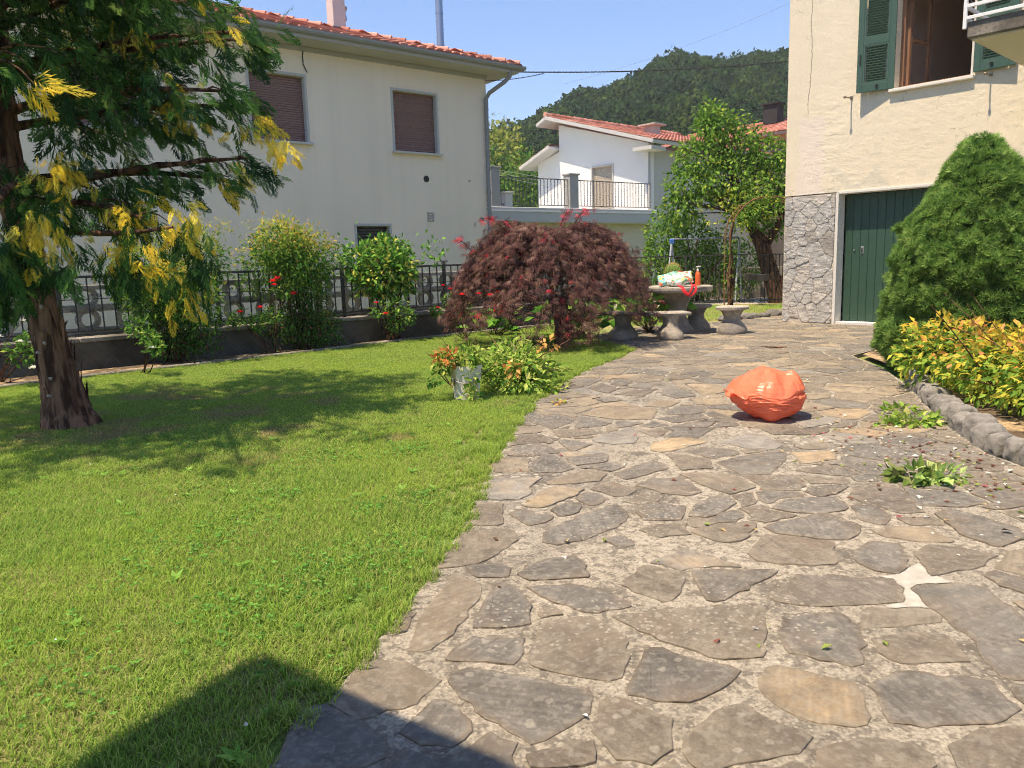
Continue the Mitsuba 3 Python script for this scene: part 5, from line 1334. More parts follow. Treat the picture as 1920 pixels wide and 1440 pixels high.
# --- shrubs along the fence
def nandina(name, label, base, c, rad, n, seed, tips):
    rng = np.random.default_rng(seed)
    t = thing(name, label, 'shrub', None)
    mb = MB(); c = A3(c, float)
    for k in range(9):
        o = rng.normal(0, .42, 3) * A3(rad)
        mb.add(*mass(rng, c + o, A3(rad) * rng.uniform(.45, .68), n // 9, SLIM, (.055, .095), [(.05, .12, .02), (.08, .17, .025), (.15, .22, .03), (.03, .075, .018)], [.35, .3, .15, .2], .35, .3, .5, 2.4, seed + k, .02, .5, tips, None))
    for k in range(5):    # darker skirt of older leaves
        o = rng.normal(0, .30, 3) * A3(rad) * A3([1, .8, 0])
        mb.add(*mass(rng, A3([c[0], c[1], .42]) + o, A3([.30, .24, .34]), 330, SLIM, (.055, .09), [(.03, .075, .016), (.05, .11, .022), (.16, .06, .04)], [1, .8, .12], .35, .3, .5, 2.4, seed + 40 + k, .02, .5))
    for k in range(26):   # feathery plumes on top
        p = c + A3([rng.normal(0, .55) * rad[0], rng.normal(0, .4) * rad[1], rad[2] * rng.uniform(.45, 1.0)])
        m_ = 26; P = p + rng.normal(0, .07, (m_, 3)) * A3([1.3, 1, .8])
        mb.add(*cloud(SLIM, P, unit(rng.normal(0, 1, (m_, 3)) + UPV * .3), unit(UPV + rng.normal(0, .5, (m_, 3))), rng.uniform(.04, .065, m_), pick(rng, m_, tips, [1] * len(tips))))
    obj('leaves', mb, 'm_leaf', t)
    obj('stems', stems(base, c - A3([0, 0, .15]), 26, .011, rng, .2, (.18, 0)), 'm_bark', t)
    return t
nandina('nandina_shrub', 'tall dark green nandina behind the cedar boughs by the railing', [-4.78, 10.9, 0], [-4.72, 10.85, 1.15], [.66, .45, .80], 7500, 101, [(.12, .2, .03), (.30, .30, .04), (.08, .16, .025), (.42, .30, .05)])
nandina('nandina_shrub', 'feathery nandina with reddish yellow tips between cedar and glossy shrub', [-3.25, 12.2, 0], [-3.42, 12.15, 1.22], [.80, .5, .80], 9500, 103, [(.34, .30, .045), (.42, .25, .06), (.26, .30, .04), (.15, .24, .03)])
rng = np.random.default_rng(105)
t = thing('camellia_shrub', 'glossy green shrub with yellowing leaves beneath the basement window', 'shrub')
mb = MB()
for k in range(8):
    mb.add(*mass(rng, A3([-2.12, 13.35, 1.12]) + rng.normal(0, .36, 3) * A3([.75, .5, .5]), A3([.38, .34, .36]), 520, LEAF, (.08, .13), [(.04, .11, .02), (.07, .17, .025), (.13, .25, .035), (.50, .45, .08), (.38, .36, .06)], [.3, .33, .2, .09, .08], .3, .15, .5, 2.4, k, .1, .7))
for (a, b) in ((-1.72, 13.5), (-1.45, 13.6), (-2.0, 13.4), (-2.5, 13.2), (-2.75, 13.1), (-1.2, 13.65)):
    n = 30; P = A3([a, b, 1.45]) + rng.normal(0, .07, (n, 3)) * A3([1, 1, 2.2]); mb.add(*cloud(LEAF, P, unit(rng.normal(0, 1, (n, 3)) + UPV * .9), rdir(rng, n), rng.uniform(.08, .12, n), pick(rng, n, [(.07, .18, .025), (.14, .28, .04)], [1, 1])))
obj('leaves', mb, 'm_leaf_gloss', t)
obj('stems', stems([-2.1, 13.3, 0], [-2.1, 13.3, 1.2], 9, .02, rng, .28, (.2, 0)), 'm_bark', t)

# --- roses
def bloom(c, r, col, rng):
    mb = MB()
    for ring, (n, tilt, s) in enumerate(((6, .25, 1.0), (5, .7, .85), (4, 1.15, .65))):
        a = np.arange(n) * 2 * PI / n + ring * .5 + rng.normal(0, .1, n)
        fw = np.stack([np.cos(a) * math.cos(tilt), np.sin(a) * math.cos(tilt), np.full(n, math.sin(tilt))], 1)
        mb.add(*cloud(ROUND, np.tile(A3(c), (n, 1)), fw, unit(UPV * .8 - .5 * fw), r * s, np.tile(A3(col), (n, 1)) * rng.uniform(.8, 1.15, (n, 1))))
    return mb
def rose(label, base, blooms, leafc, lr, n, seed, col, br=.055):
    rng = np.random.default_rng(seed)
    t = thing('rose_bush', label, 'rose bush')
    mb = MB(); stm = MB((.25, 0))
    for c, rd in zip(leafc, lr):
        mb.add(*mass(rng, c, [rd, rd * .8, rd * .8], n, LEAF, (.05, .085), [(.07, .16, .03), (.11, .22, .035), (.22, .30, .05), (.04, .10, .02)], [.35, .3, .15, .2], .2, .2, .5, 2, seed, .02, .6))
        stm.tube(curve(base, c, rng.normal(0, .06, 3), 6), np.linspace(.010, .005, 6), 5)
    for b in blooms: stm.tube(curve(A3(base) + rng.normal(0, .05, 3) * A3([1, 1, 0]), b, rng.normal(0, .08, 3), 7), np.linspace(.008, .003, 7), 5)
    obj('stems', stm, 'm_bark', t); obj('leaves', mb, 'm_leaf', t)
    for b in blooms: obj('bloom', bloom(b, br * rng.uniform(.85, 1.15), col, rng), 'm_leaf', t)
RED = (.72, .02, .035)
rose('red rose bush in front of the feathery nandina', [-3.62, 11.75, 0], [(-3.51, 11.55, 1.10), (-3.44, 11.55, 1.14), (-3.48, 11.5, 1.05), (-3.24, 11.6, .91), (-4.02, 11.5, .66), (-3.75, 11.6, .72)], [(-3.38, 11.6, .98), (-3.62, 11.7, .58), (-4.05, 11.5, .58), (-3.8, 11.6, .5)], [.17, .16, .18, .16], 130, 111, RED, .07)
rose('small red rose bush below the glossy shrub', [-2.05, 12.95, 0], [(-2.20, 12.75, .68), (-2.05, 12.7, .50), (-1.27, 13.6, .52)], [(-1.9, 12.8, .62), (-2.15, 12.8, .55), (-1.75, 12.85, .45), (-1.30, 13.6, .46), (-1.95, 12.9, .3)], [.22, .2, .18, .10, .15], 130, 113, RED, .06)
rose('red rose stems showing through the left side of the maple', [-.75, 13.2, 0], [(-.86, 11.3, .92), (-.68, 11.1, .84), (-.42, 10.75, .86), (-.27, 10.7, .84), (-1.1, 12.9, .93)], [(-.95, 12.6, .7), (-.8, 12.9, .5)], [.15, .2], 90, 115, RED, .055)
rose('white rose bush arching out behind the cedar trunk', [-6.3, 9.4, 0], [(-5.52, 8.75, .79), (-5.40, 8.7, .76), (-5.30, 8.75, .80), (-5.62, 8.8, .55), (-5.35, 8.55, .27), (-5.8, 8.7, .62)], [(-5.35, 8.8, .62), (-5.55, 8.9, .5), (-5.7, 8.9, .4)], [.2, .2, .18], 110, 117, (.80, .78, .66), .06)
rose('low rose shoot with one pale bloom to the right of the cedar trunk', [-4.75, 9.85, 0], [(-4.38, 9.35, .38)], [(-4.65, 9.6, .62), (-4.48, 9.5, .5), (-4.36, 9.4, .38)], [.15, .13, .11], 90, 119, (.80, .78, .66), .05)
# --- salvia with red spike, large-leaved bergenias
rng = np.random.default_rng(121)
def broad(name, label, cat, base, n, size, cols, w, seed, spread, h, tpl=LEAF):
    r = np.random.default_rng(seed); t = thing(name, label, cat); m = MB((.3, 0))
    P = A3(base) + np.stack([r.normal(0, spread, n), r.normal(0, spread * .6, n), r.uniform(.3, 1, n) * h], 1)
    d = P - A3(base); d[:, 2] = 0; d = unit(d + 1e-3)
    mb = MB().add(*cloud(tpl, P - d * .06, unit(d + rng.normal(0, .35, (n, 3)) + UPV * r.uniform(-.3, .9, (n, 1))), unit(UPV + r.normal(0, .45, (n, 3)) - A3([0, .4, 0])), r.uniform(*size, n), pick(r, n, cols, w)))
    for p in P[::2]: m.tube(curve(A3(base) + r.normal(0, .04, 3) * A3([1, 1, 0]), p, (0, 0, .02), 4), .005, 5)
    obj('leaves', mb, 'm_leaf', t); obj('stems', m, 'm_bark', t); return t
GB = [(.06, .17, .02), (.10, .24, .03), (.20, .34, .05), (.035, .10, .018)]
t = broad('canna_plant', 'bright green broad leaved plant with a red flower spike by the kerb', 'plant', [-.25, 13.6, 0], 60, (.16, .26), GB, [.35, .35, .12, .18], 123, .24, .38)
mb = MB()
for k in range(60):
    c = A3([-.20, 13.45, .42]) + A3([rng.normal(0, .05), rng.normal(0, .05), rng.uniform(0, .36)])
    mb.add(*cloud(ROUND, np.tile(c, (3, 1)), rdir(rng, 3), rdir(rng, 3), rng.uniform(.05, .08, 3), np.tile(A3([.70, .03, .02]), (3, 1))))
obj('flower_spike', mb, 'm_leaf', t)
broad('bergenia_plant', 'large round leaved plant beside the stone bench', 'plant', [2.42, 13.35, 0], 90, (.16, .28), GB, [.3, .3, .25, .15], 125, .30, .62, ROUND)
broad('bergenia_plant', 'large leaved plant glimpsed beneath the maple dome', 'plant', [1.15, 13.2, 0], 80, (.15, .26), GB, [.3, .35, .2, .15], 127, .36, .55, ROUND)

# --- trees beyond the far fence
rng = np.random.default_rng(131)
ft = thing('fruit_tree', 'leafy green fruit tree with dark trunk behind the garden arch', 'tree')
fm = MB((.12, 0)); fm.tube([[7.35, 21.0, -.05], [7.15, 21.1, .7], [6.95, 21.2, 1.5], [6.6, 21.5, 2.3], [6.35, 21.8, 3.2]], [.26, .22, .19, .13, .06], 16, rough=.45, seed=3)
fm.tube([[6.95, 21.2, 1.4], [7.4, 21.2, 2.2], [7.6, 21.3, 3.2]], [.13, .09, .04], 10, rough=.3); fm.tube([[6.7, 21.4, 2.1], [5.7, 21.5, 2.9], [5.2, 21.6, 3.6]], [.10, .07, .03], 10, rough=.3)
fm.tube([[7.3, 21.0, .2], [7.75, 20.95, 1.0], [7.9, 21.0, 1.9]], [.18, .15, .12], 12, rough=.5, seed=9)
obj('trunk', fm, 'm_bark', ft, True)
FG = [(.07, .15, .022), (.11, .21, .030), (.17, .27, .040), (.045, .10, .018), (.33, .36, .05)]
mb = MB(); bb = MB((.2, 0))
for (c, rd, n) in (((5.75, 21.7, 4.75), (.65, .7, .55), 620), ((5.35, 21.7, 3.95), (.85, .8, .65), 900), ((6.35, 21.8, 4.3), (.85, .8, .7), 900), ((7.1, 21.7, 3.95), (.75, .7, .6), 700), ((5.0, 21.5, 3.1), (.75, .75, .6), 760), ((6.0, 21.3, 3.2), (.9, .8, .65), 900), ((6.95, 21.4, 3.0), (.8, .7, .7), 800), ((4.75, 21.6, 2.5), (.6, .6, .5), 420), ((7.6, 21.6, 3.3), (.5, .6, .9), 600), ((5.55, 21.7, 5.05), (.35, .4, .45), 200), ((7.35, 21.5, 2.2), (.45, .5, .5), 320), ((6.4, 20.9, 2.35), (.6, .5, .4), 420)):
    mb.add(*mass(rng, c, rd, n, LEAF, (.11, .17), FG, [.3, .3, .2, .15, .05], .25, .45, .6, 2.3, int(c[0] * 7), None, .5))
    for _ in range(5): bb.tube(curve([6.6, 21.4, 2.3], A3(c) + rng.normal(0, .25, 3), (0, 0, .1), 5), np.linspace(.03, .006, 5), 5)
n = 240; P = A3([6.15, 20.85, 2.5]) + rng.normal(0, .34, (n, 3)) * A3([1.2, .7, .9]); mb.add(*cloud(LEAF, P, unit(rdir(rng, n) - UPV * .4), unit(rdir(rng, n) + UPV * .6), rng.uniform(.10, .16, n), pick(rng, n, [(.40, .40, .05), (.30, .36, .05)], [1, 1])))
obj('crown', mb, 'm_leaf', ft); obj('branches', bb, 'm_bark', ft)
t = thing('laurel_hedge', 'dense light green hedge between the garage and the fruit tree', 'hedge')
mb = MB()
for (c, rd, n) in (((4.6, 22.6, 1.6), (.7, .6, 1.0), 1500), ((5.3, 22.5, 1.5), (.75, .6, 1.0), 1500), ((6.1, 22.6, 1.2), (.7, .5, .9), 1000), ((4.4, 22.4, .9), (.6, .6, .9), 900), ((6.9, 22.7, 1.0), (.7, .5, .8), 800), ((5.6, 22.3, .75), (1.2, .5, .7), 1000)):
    mb.add(*mass(rng, c, rd, n, LEAF, (.10, .15), [(.08, .17, .025), (.13, .24, .035), (.045, .11, .018), (.20, .29, .04)], [.35, .3, .2, .15], .5, .5, .4, 2.6, int(c[0] * 9), .02, .5))
obj('leaves', mb, 'm_leaf', t); obj('stems', stems([5.3, 22.5, 0], [5.3, 22.5, 1.6], 14, .03, rng, .6, (.15, 0)), 'm_bark', t)
t = thing('climbing_rose', 'woody climbing stem with sparse leaves twisting up the rusty arch', 'climber')
cs = MB((.30, 0))
for k in range(4):
    u = np.linspace(0, 1, 14); P = np.stack([5.52 + .06 * np.sin(u * 9 + k * 1.6) + .02 * k, 19.4 + .07 * np.cos(u * 8 + k), u * (1.4 + .3 * k)], 1)
    cs.tube(P, np.linspace(.045, .014, 14), 8, rough=.4, seed=k)
obj('stems', cs, 'm_bark', t, True)
mb = MB()
for (c, n) in (((5.55, 19.4, 1.5), 70), ((5.6, 19.5, 1.1), 40), ((5.75, 19.4, 2.1), 60), ((5.7, 19.45, .35), 60), ((6.1, 19.5, 2.55), 120), ((6.4, 19.5, 2.7), 150), ((6.9, 19.5, 2.55), 130), ((5.55, 19.45, .8), 60)):
    mb.add(*mass(rng, c, (.22, .2, .28), n, LEAF, (.06, .10), FG, [.3, .3, .2, .1, .1], .1, .3, .5))
obj('leaves', mb, 'm_leaf', t)
# pale trees on the lower slope left of the white house
t = thing('pale_tree', 'pale yellow green tree below the wood beside the cream house corner', 'tree')
mb = MB(); mb.add(*mass(rng, (-.6, 52, 7.6), (2.4, 2.4, 2.8), 1600, LEAF, (.3, .5), [(.20, .22, .05), (.14, .18, .04), (.27, .26, .07)], [1, 1, .6], .4, .3, .5, 2.2, 3))
obj('crown', mb, 'm_leaf', t); obj('trunk', MB((.25, 0)).tube([[-.6, 52, 0], [-.6, 52, 6]], [.25, .12], 8), 'm_bark', t)
t = thing('dark_tree', 'dark green tree filling the gap behind the terrace railing', 'tree')
mb = MB()
for (c, r_, n) in (((1.0, 44, 4.2), (2.6, 2.4, 2.8), 2200), ((-1.6, 45, 3.6), (2.0, 2, 2.6), 1400), ((3.2, 46, 4.0), (2.2, 2, 2.6), 1500)):
    mb.add(*mass(rng, c, r_, n, LEAF, (.28, .45), [(.04, .09, .02), (.06, .13, .025), (.10, .17, .03)], [1, 1, .6], .45, .3, .5, 2.2, int(c[0] + 5)))
obj('crown', mb, 'm_leaf', t); obj('trunk', MB((.2, 0)).tube([[1, 44, 0], [1, 44, 3.4]], [.25, .15], 8), 'm_bark', t)
# ------------------------------------------------------------------ table, seats and what stands on the table
rng = np.random.default_rng(141)
TC = A3([2.86, 13.2, 0])
t = thing('stone_table', 'round rough stone table on a thick pedestal behind the bench', 'table')
obj('tabletop', MB((.70, .2)).lathe([(0, .705), (.50, .705), (.585, .715), (.60, .74), (.60, .785), (.585, .80), (0, .802)], TC, 48, wob=.012), 'm_concrete', t, 35)
obj('pedestal', MB((.52, .2)).lathe([(.30, 0), (.30, .06), (.22, .14), (.17, .28), (.17, .42), (.22, .56), (.36, .68), (.40, .71)], TC, 32, wob=.012), 'm_concrete', t, 35)
def stool(c, label, tone):
    t = thing('stone_stool', label, 'stool', 'round stone stools at the stone table')
    obj('seat', MB((tone, .2)).lathe([(0, .395), (.22, .395), (.265, .405), (.27, .44), (.255, .455), (0, .457)], c, 36, wob=.010), 'm_concrete', t, 35)
    obj('pedestal', MB((tone * .85, .2)).lathe([(.24, 0), (.25, .03), (.245, .08), (.20, .15), (.145, .22), (.135, .29), (.17, .36), (.20, .40)], c, 28, wob=.012), 'm_concrete', t, 35)
stool(A3([3.70, 12.80, 0]), 'pale round stone stool standing in the sun right of the table', .72)
stool(A3([3.28, 13.55, 0]), 'darker round stone stool in the shade behind the bench', .50)
t = thing('stone_bench', 'curved stone bench on two rounded feet between maple and table', 'bench')
ac = TC + A3([-.24, .20, 0]); a0, a1 = math.radians(212), math.radians(279)
def arcp(r, a): return ac + A3([r * math.cos(a), r * math.sin(a), 0])
R0, R1 = 1.02, 1.38
aa = np.linspace(a0, a1, 25)
mb = MB((.58, .2)); ring = [(R0, .38), (R0 - .015, .40), (R0, .435), (R1, .435), (R1 + .015, .415), (R1, .38)]
v = A3([[*(arcp(r, a)[:2]), z] for a in aa for r, z in ring]); m_ = len(ring)
f = [[i * m_ + k, i * m_ + (k + 1) % m_, (i + 1) * m_ + (k + 1) % m_, (i + 1) * m_ + k] for i in range(24) for k in range(m_)]
f += [[0, 1, 2, 3], [0, 3, 4, 5], [24 * m_ + 3, 24 * m_ + 2, 24 * m_ + 1, 24 * m_], [24 * m_ + 5, 24 * m_ + 4, 24 * m_ + 3, 24 * m_]]
obj('seat', mb.add(v + .008 * (np.stack([vnoise(v * 14, 1), vnoise(v * 14, 2), vnoise(v * 14, 3)], -1) - .5), f), 'm_concrete', t, 35)
for a in (a0 + .30, a1 - .22):
    c = arcp(1.2, a)
    ax = [A3([math.cos(a), math.sin(a), 0]), A3([-math.sin(a), math.cos(a), 0]), UPV]
    obj('foot', MB((.62, .2)).lathe([(.24, 0), (.25, .03), (.24, .10), (.18, .16), (.135, .22), (.135, .30), (.16, .36), (.17, .385)], c, 26, wob=.012, ax=ax, sx=1.25, sy=.85), 'm_concrete', t, 35)
# potted barrel cactus
t = thing('cactus', 'round golden spined barrel cactus in a pot on the stone table', 'cactus')
cc = TC + A3([-.04, .12, .802])
obj('pot', MB((.34, .13, .07)).lathe([(0, 0), (.10, 0), (.135, .15), (.145, .15), (.145, .18), (.125, .18), (.12, .16), (0, .16)], cc, 24), 'm_matte', t, 30)
ang, th = np.meshgrid(np.linspace(0, 2 * PI, 97)[:-1], np.linspace(-.7, PI / 2, 16), indexing='ij')
rr_ = .135 * (1 + .06 * np.cos(ang * 16))
vv = np.stack([rr_ * np.cos(th) * np.cos(ang), rr_ * np.cos(th) * np.sin(ang), .125 * np.sin(th)], -1)
i, j = np.meshgrid(np.arange(96), np.arange(15), indexing='ij'); idx = lambda a, b: (a % 96) * 16 + b
obj('body', MB((.12, .20, .04)).add(vv.reshape(-1, 3) + cc + A3([0, 0, .24]), np.stack([idx(i, j), idx(i + 1, j), idx(i + 1, j + 1), idx(i, j + 1)], -1).reshape(-1, 4)), 'm_matte', t)
sp = MB()
L = []
for k in range(16):
    a = k * 2 * PI / 16
    for q in np.linspace(-.4, PI / 2 - .08, 11):
        d = A3([math.cos(q) * math.cos(a), math.cos(q) * math.sin(a), math.sin(q)]); b = cc + A3([0, 0, .24]) + d * A3([.142, .142, .13])
        for _ in range(6): L.append((b, b + unit(d + rng.normal(0, .55, 3)) * .04, .0016))
v, f = diamonds(L); obj('spines', MB((.62, .50, .20)).add(v, f), 'm_matte', t)
# shopping bag with red handles
t = thing('shopping_bag', 'flowery turquoise and white shopping bag with red handles lying on the table', 'bag')
bx = [unit(A3([1, -.06, .10])), unit(A3([.05, .80, .55])), None]; bx[2] = np.cross(bx[0], bx[1])
bc = TC + A3([-.09, -.30, .93])
nu, nv = 34, 18
U, V_ = np.meshgrid(np.linspace(-1, 1, nu), np.linspace(-1, 1, nv), indexing='ij')
wav = .018 * np.sin(U * 5 + V_ * 2) + .02 * (vfbm(np.stack([U * 2, V_ * 2, 0 * U], -1), 3, 2) - .5)
edge = np.sqrt(np.clip(1 - np.abs(U) ** 6, 0, 1)) * np.sqrt(np.clip(1 - np.abs(V_) ** 6, 0, 1))
def bagcol(u, v):
    q = np.stack([u * 2.4 + 3, v * 1.6 + 3, 0 * u], -1)
    c = np.broadcast_to(A3([.78, .80, .70]), u.shape + (3,)).copy()
    a = vfbm(q * 1.5, 3, 5); c[a > .56] = (.22, .50, .42)
    c[(u < -.62)] = (.16, .52, .50); b = vfbm(q * 2.3 + 5, 2, 6); c[b > .66] = (.75, .16, .07); c[b < .32] = (.60, .42, .08)
    c[(np.abs(u - .35) < .16) & (v > .55)] = (.70, .05, .05)
    d = vfbm(q * 3.1 + 9, 2, 8); c[d > .68] = (.06, .22, .10)
    return c
mb = MB()
i, j = np.meshgrid(np.arange(nu - 1), np.arange(nv - 1), indexing='ij'); F_ = np.stack([i * nv + j, (i + 1) * nv + j, (i + 1) * nv + j + 1, i * nv + j + 1], -1).reshape(-1, 4)
taper = 1 - .12 * V_ * np.sign(U) * 0
for sg in (1, -1):
    P = bc + U[..., None] * .285 * taper[..., None] * bx[0] + V_[..., None] * .155 * bx[1] + (sg * .055 * edge + wav)[..., None] * bx[2]
    mb.add(P.reshape(-1, 3), F_ if sg > 0 else F_[:, ::-1], bagcol(U * sg, V_).reshape(-1, 3))
obj('body', mb, 'm_satin', t)
hn = MB((.72, .03, .035))
def strap(pts, w=.017):
    P = A3(pts, float); u = np.linspace(0, 1, 18); k = np.linspace(0, 1, len(P)); Q = np.stack([np.interp(u, k, P[:, i]) for i in range(3)], 1)
    Q[1:-1] = (Q[:-2] + Q[1:-1] * 2 + Q[2:]) / 4
    tn = unit(np.gradient(Q, axis=0)); sd = unit(np.cross(tn, [0, -1, .2])) * w; nn = unit(np.cross(tn, sd)) * .003
    v = np.vstack([Q - sd + nn, Q + sd + nn, Q + sd - nn, Q - sd - nn]); m = 18
    f = [[a * m + i, a * m + i + 1, ((a + 1) % 4) * m + i + 1, ((a + 1) % 4) * m + i] for a in range(4) for i in range(m - 1)]
    return v, A3(f)
tb = TC + A3([0, 0, .80])
hn.add(*strap([tb + A3([-.07, -.44, .03]), tb + A3([-.06, -.56, .02]), tb + A3([-.045, -.625, -.03]), tb + A3([.0, -.632, -.10]), tb + A3([.07, -.632, -.155]), tb + A3([.15, -.63, -.10]), tb + A3([.19, -.62, -.03]), tb + A3([.19, -.54, .02]), tb + A3([.17, -.44, .03])]))
hn.add(*strap([tb + A3([.15, -.42, .05]), tb + A3([.13, -.60, .03]), tb + A3([.10, -.645, -.04]), tb + A3([.05, -.645, -.12]), tb + A3([.0, -.64, -.06]), tb + A3([-.04, -.60, .015])], .014))
obj('handles', hn, 'm_satin', t)
t = thing('pump_bottle', 'orange bottle with a white pump head on the table', 'bottle')
pc = TC + A3([.33, -.12, .802])
obj('bottle', MB((.70, .13, .035)).lathe([(0, 0), (.042, 0), (.046, .01), (.046, .17), (.038, .21), (.018, .235), (.016, .25), (0, .25)], pc, 20), 'm_satin', t, 40)
pm = MB((.74, .72, .68)); pm.lathe([(.02, .245), (.02, .27), (.008, .275), (.008, .31), (0, .31)], pc, 14); pm.box(pc + A3([.012, 0, .318]), (.075, .024, .018), bevel=.004)
obj('pump', pm, 'm_satin', t, 40)

# ------------------------------------------------------------------ orange refuse sack
t = thing('refuse_sack', 'full glossy orange plastic sack slumped on the paving', 'bag')
m = trimesh.creation.icosphere(subdivisions=6); v = np.asarray(m.vertices).copy()
x, y, z = v.T
az = np.arctan2(y, x)
rad = .285 * (1 + .06 * np.cos(2 * az + .4) + .05 * np.cos(3 * az - 1.2))
belt = np.exp(-((z + .02) / .16) ** 2)
hz = np.where(z > 0, z ** 1 * .168 * (1 + .35 * (vfbm(v * 1.3 + 2, 2, 3) - .5)), z * .19)
prof = np.where(z > 0, np.abs(np.cos(np.arcsin(z))) ** .62, np.where(np.cos(az - .25) > 0, np.abs(np.cos(np.arcsin(z))) ** (1 - .5 * np.clip(np.cos(az - .25), 0, 1)) * (1 + (.30 - .22 * np.clip(np.cos(az - .25), 0, 1)) * z), np.abs(np.cos(np.arcsin(z))) * (1 + .30 * z)))
cxy = np.stack([np.cos(az), np.sin(az)], 1)
X = cxy * (rad * prof)[:, None]
# front corner pulled down to the ground, flap on the left, crease round the middle
fr_ = np.exp(-((np.angle(np.exp(1j * (az + PI / 2 + .05)))) / .42) ** 2)
X += cxy * (fr_ * np.where(z < 0, -z, 0) * .11)[:, None]
lf = np.exp(-((np.angle(np.exp(1j * (az - PI - .15)))) / .35) ** 2) * np.exp(-((z - .12) / .22) ** 2)
X += cxy * (lf * .045)[:, None]
cre = np.exp(-((z - .05 - .12 * np.cos(az * 1 + .8)) / .10) ** 2)
X -= cxy * (cre * (.012 + .012 * np.sin(az * 2.0 + 2.2)))[:, None]
wr = vfbm(np.c_[cxy * 2.4, z * 9], 4, 4); fold = np.abs(vfbm(np.c_[cxy * 1.6 + 3, z * 14], 3, 6) - .5)
lowm = np.clip((.45 - z) / .6, 0, 1); X += cxy * ((wr - .5) * .045 * lowm + (fold - .15) * .03 * lowm)[:, None]
rid = np.abs(vfbm(np.c_[X * 5, z * 0] + 2, 3, 12) - .5) + .8 * np.abs(vnoise(np.c_[np.cos(az) * 2.2 + 4, np.sin(az) * 2.2 + 4, z * .8], 5) - .5)
zz = .187 + hz + .02 * (vfbm(np.c_[cxy * 2, z * 2] + 4, 2, 8) - .5)
hump = .055 * np.exp(-((X[:, 0] + .03) ** 2 + (X[:, 1] - .03) ** 2) / .02) + .045 * np.exp(-((X[:, 0] - .19) ** 2 + (X[:, 1]) ** 2) / .008)
zz = np.maximum(zz + np.where(z > 0, hump - .06 * (.22 - rid) - .03 * np.abs(vfbm(np.c_[X * 12, z * 0] + 7, 2, 3) - .5) - .022 * np.exp(-((X[:, 0] - .09 - .35 * (X[:, 1] + .1)) / .05) ** 2) * np.clip(z * 3, 0, 1), 0), .010)
vv = np.c_[X, zz] + A3([2.03, 6.02, .0])
obj('sack', MB((0, 0)).add(vv, m.faces), 'm_bag', t, True)
# loose gathered edge on the left and two slits where white paper shows
fl = MB((0, 0)); n = 22
a = np.linspace(PI * .92, PI * 1.25, n)
for k in range(1):
    r1 = .27 + .03 * np.sin(a * 7); r2 = .325 + .022 * np.sin(a * 9 + 1)
    lo = np.c_[r1 * np.cos(a), r1 * np.sin(a) * .9, .225 + .012 * np.sin(a * 8)] + A3([2.03, 6.02, 0]); hi = np.c_[r2 * np.cos(a), r2 * np.sin(a) * .9, .215 + .022 * np.sin(a * 11)] + A3([2.03, 6.02, 0])
    fl.add(np.vstack([lo, hi]), [[i, i + 1, n + i + 1, n + i] for i in range(n - 1)])
obj('gathered_edge', fl, 'm_bag', t, True)

# ------------------------------------------------------------------ bucket and clippings
rng = np.random.default_rng(151)
BK = A3([-.44, 7.30, 0])
t = thing('bucket', 'old stained white plastic bucket filled with cut branches on the lawn edge', 'bucket')
bcol = MB()
bcol.lathe([(.115, 0), (.118, .01), (.150, .30), (.158, .30), (.158, .335), (.150, .335), (.148, .315), (.112, .02), (0, .02)], BK, 36)
v, f, c = bcol.arr(); nz = vfbm(v * A3([9, 9, 3.]), 3, 2); c = np.where((nz > .56)[:, None], A3([.60, .50, .24]), A3([.72, .68, .56])) * (.7 + .5 * vfbm(v * 14, 3, 4))[:, None]
obj('pail', MB().add(v, f, c), 'm_matte', t, 40)
hd = MB((.35, .34, .32)); a = np.linspace(0, PI, 14)
hd.tube(np.c_[BK[0] + .16 * np.cos(a), BK[1] - .03 - .14 * np.sin(a), .30 - .12 * np.sin(a)], .004, 6); obj('handle', hd, 'm_metal', t)
CG = [(.13, .23, .035), (.20, .30, .05), (.31, .37, .075), (.06, .14, .022), (.40, .40, .12)]
CO = [(.50, .16, .05), (.58, .28, .08)]
def cuttings(name, label, blobs, twigs, seed, size=(.045, .085)):
    r = np.random.default_rng(seed); t = thing(name, label, 'clippings'); mb = MB(); tw = MB((.4, 0))
    for (c, rd, n, cols, w) in blobs: mb.add(*mass(r, c, rd, n, LEAF, size, cols, w, .3, .25, .55, 2.6, seed + int(abs(c[0]) * 20), .004, .6))
    for (a, b, rr) in twigs: tw.tube(curve(a, b, r.normal(0, .03, 3), 6), np.linspace(rr, rr * .4, 6), 5)
    obj('leaves', mb, 'm_leaf', t); tag(tag(obj('twigs', tw, 'm_bark', t), kind='stuff'), kind='stuff')
CX1, CY1, CX2, CY2 = 2.40, 4.17, 3.02, 5.66
W5 = [.3, .3, .2, .12, .08]
tw = [(BK + A3([rng.normal(0, .07), rng.normal(0, .07), .15]), BK + A3([rng.normal(0, .26), rng.normal(0, .22), rng.uniform(.35, .62)]), .006) for _ in range(14)]
cuttings('branch_cuttings', 'cut leafy branches with orange tips spilling out of the bucket', [((-.45, 7.30, .41), (.22, .2, .09), 400, CG, W5), ((-.60, 7.22, .43), (.11, .10, .08), 80, CO, [1, 1]), ((-.39, 7.13, .22), (.06, .03, .13), 46, CG, W5), ((-.37, 7.1, .05), (.08, .05, .05), 40, CG, W5), ((-.64, 7.22, .36), (.09, .10, .10), 80, CG, W5), ((-.72, 7.16, .24), (.06, .06, .07), 26, CG[3:4], [1])], tw, 153)
tw = [(A3([rng.uniform(-.15, .3), rng.uniform(7.5, 8.2), .08]), A3([rng.uniform(-.3, .62), rng.uniform(7.4, 8.5), rng.uniform(.15, .60)]), rng.uniform(.004, .009)) for _ in range(26)]
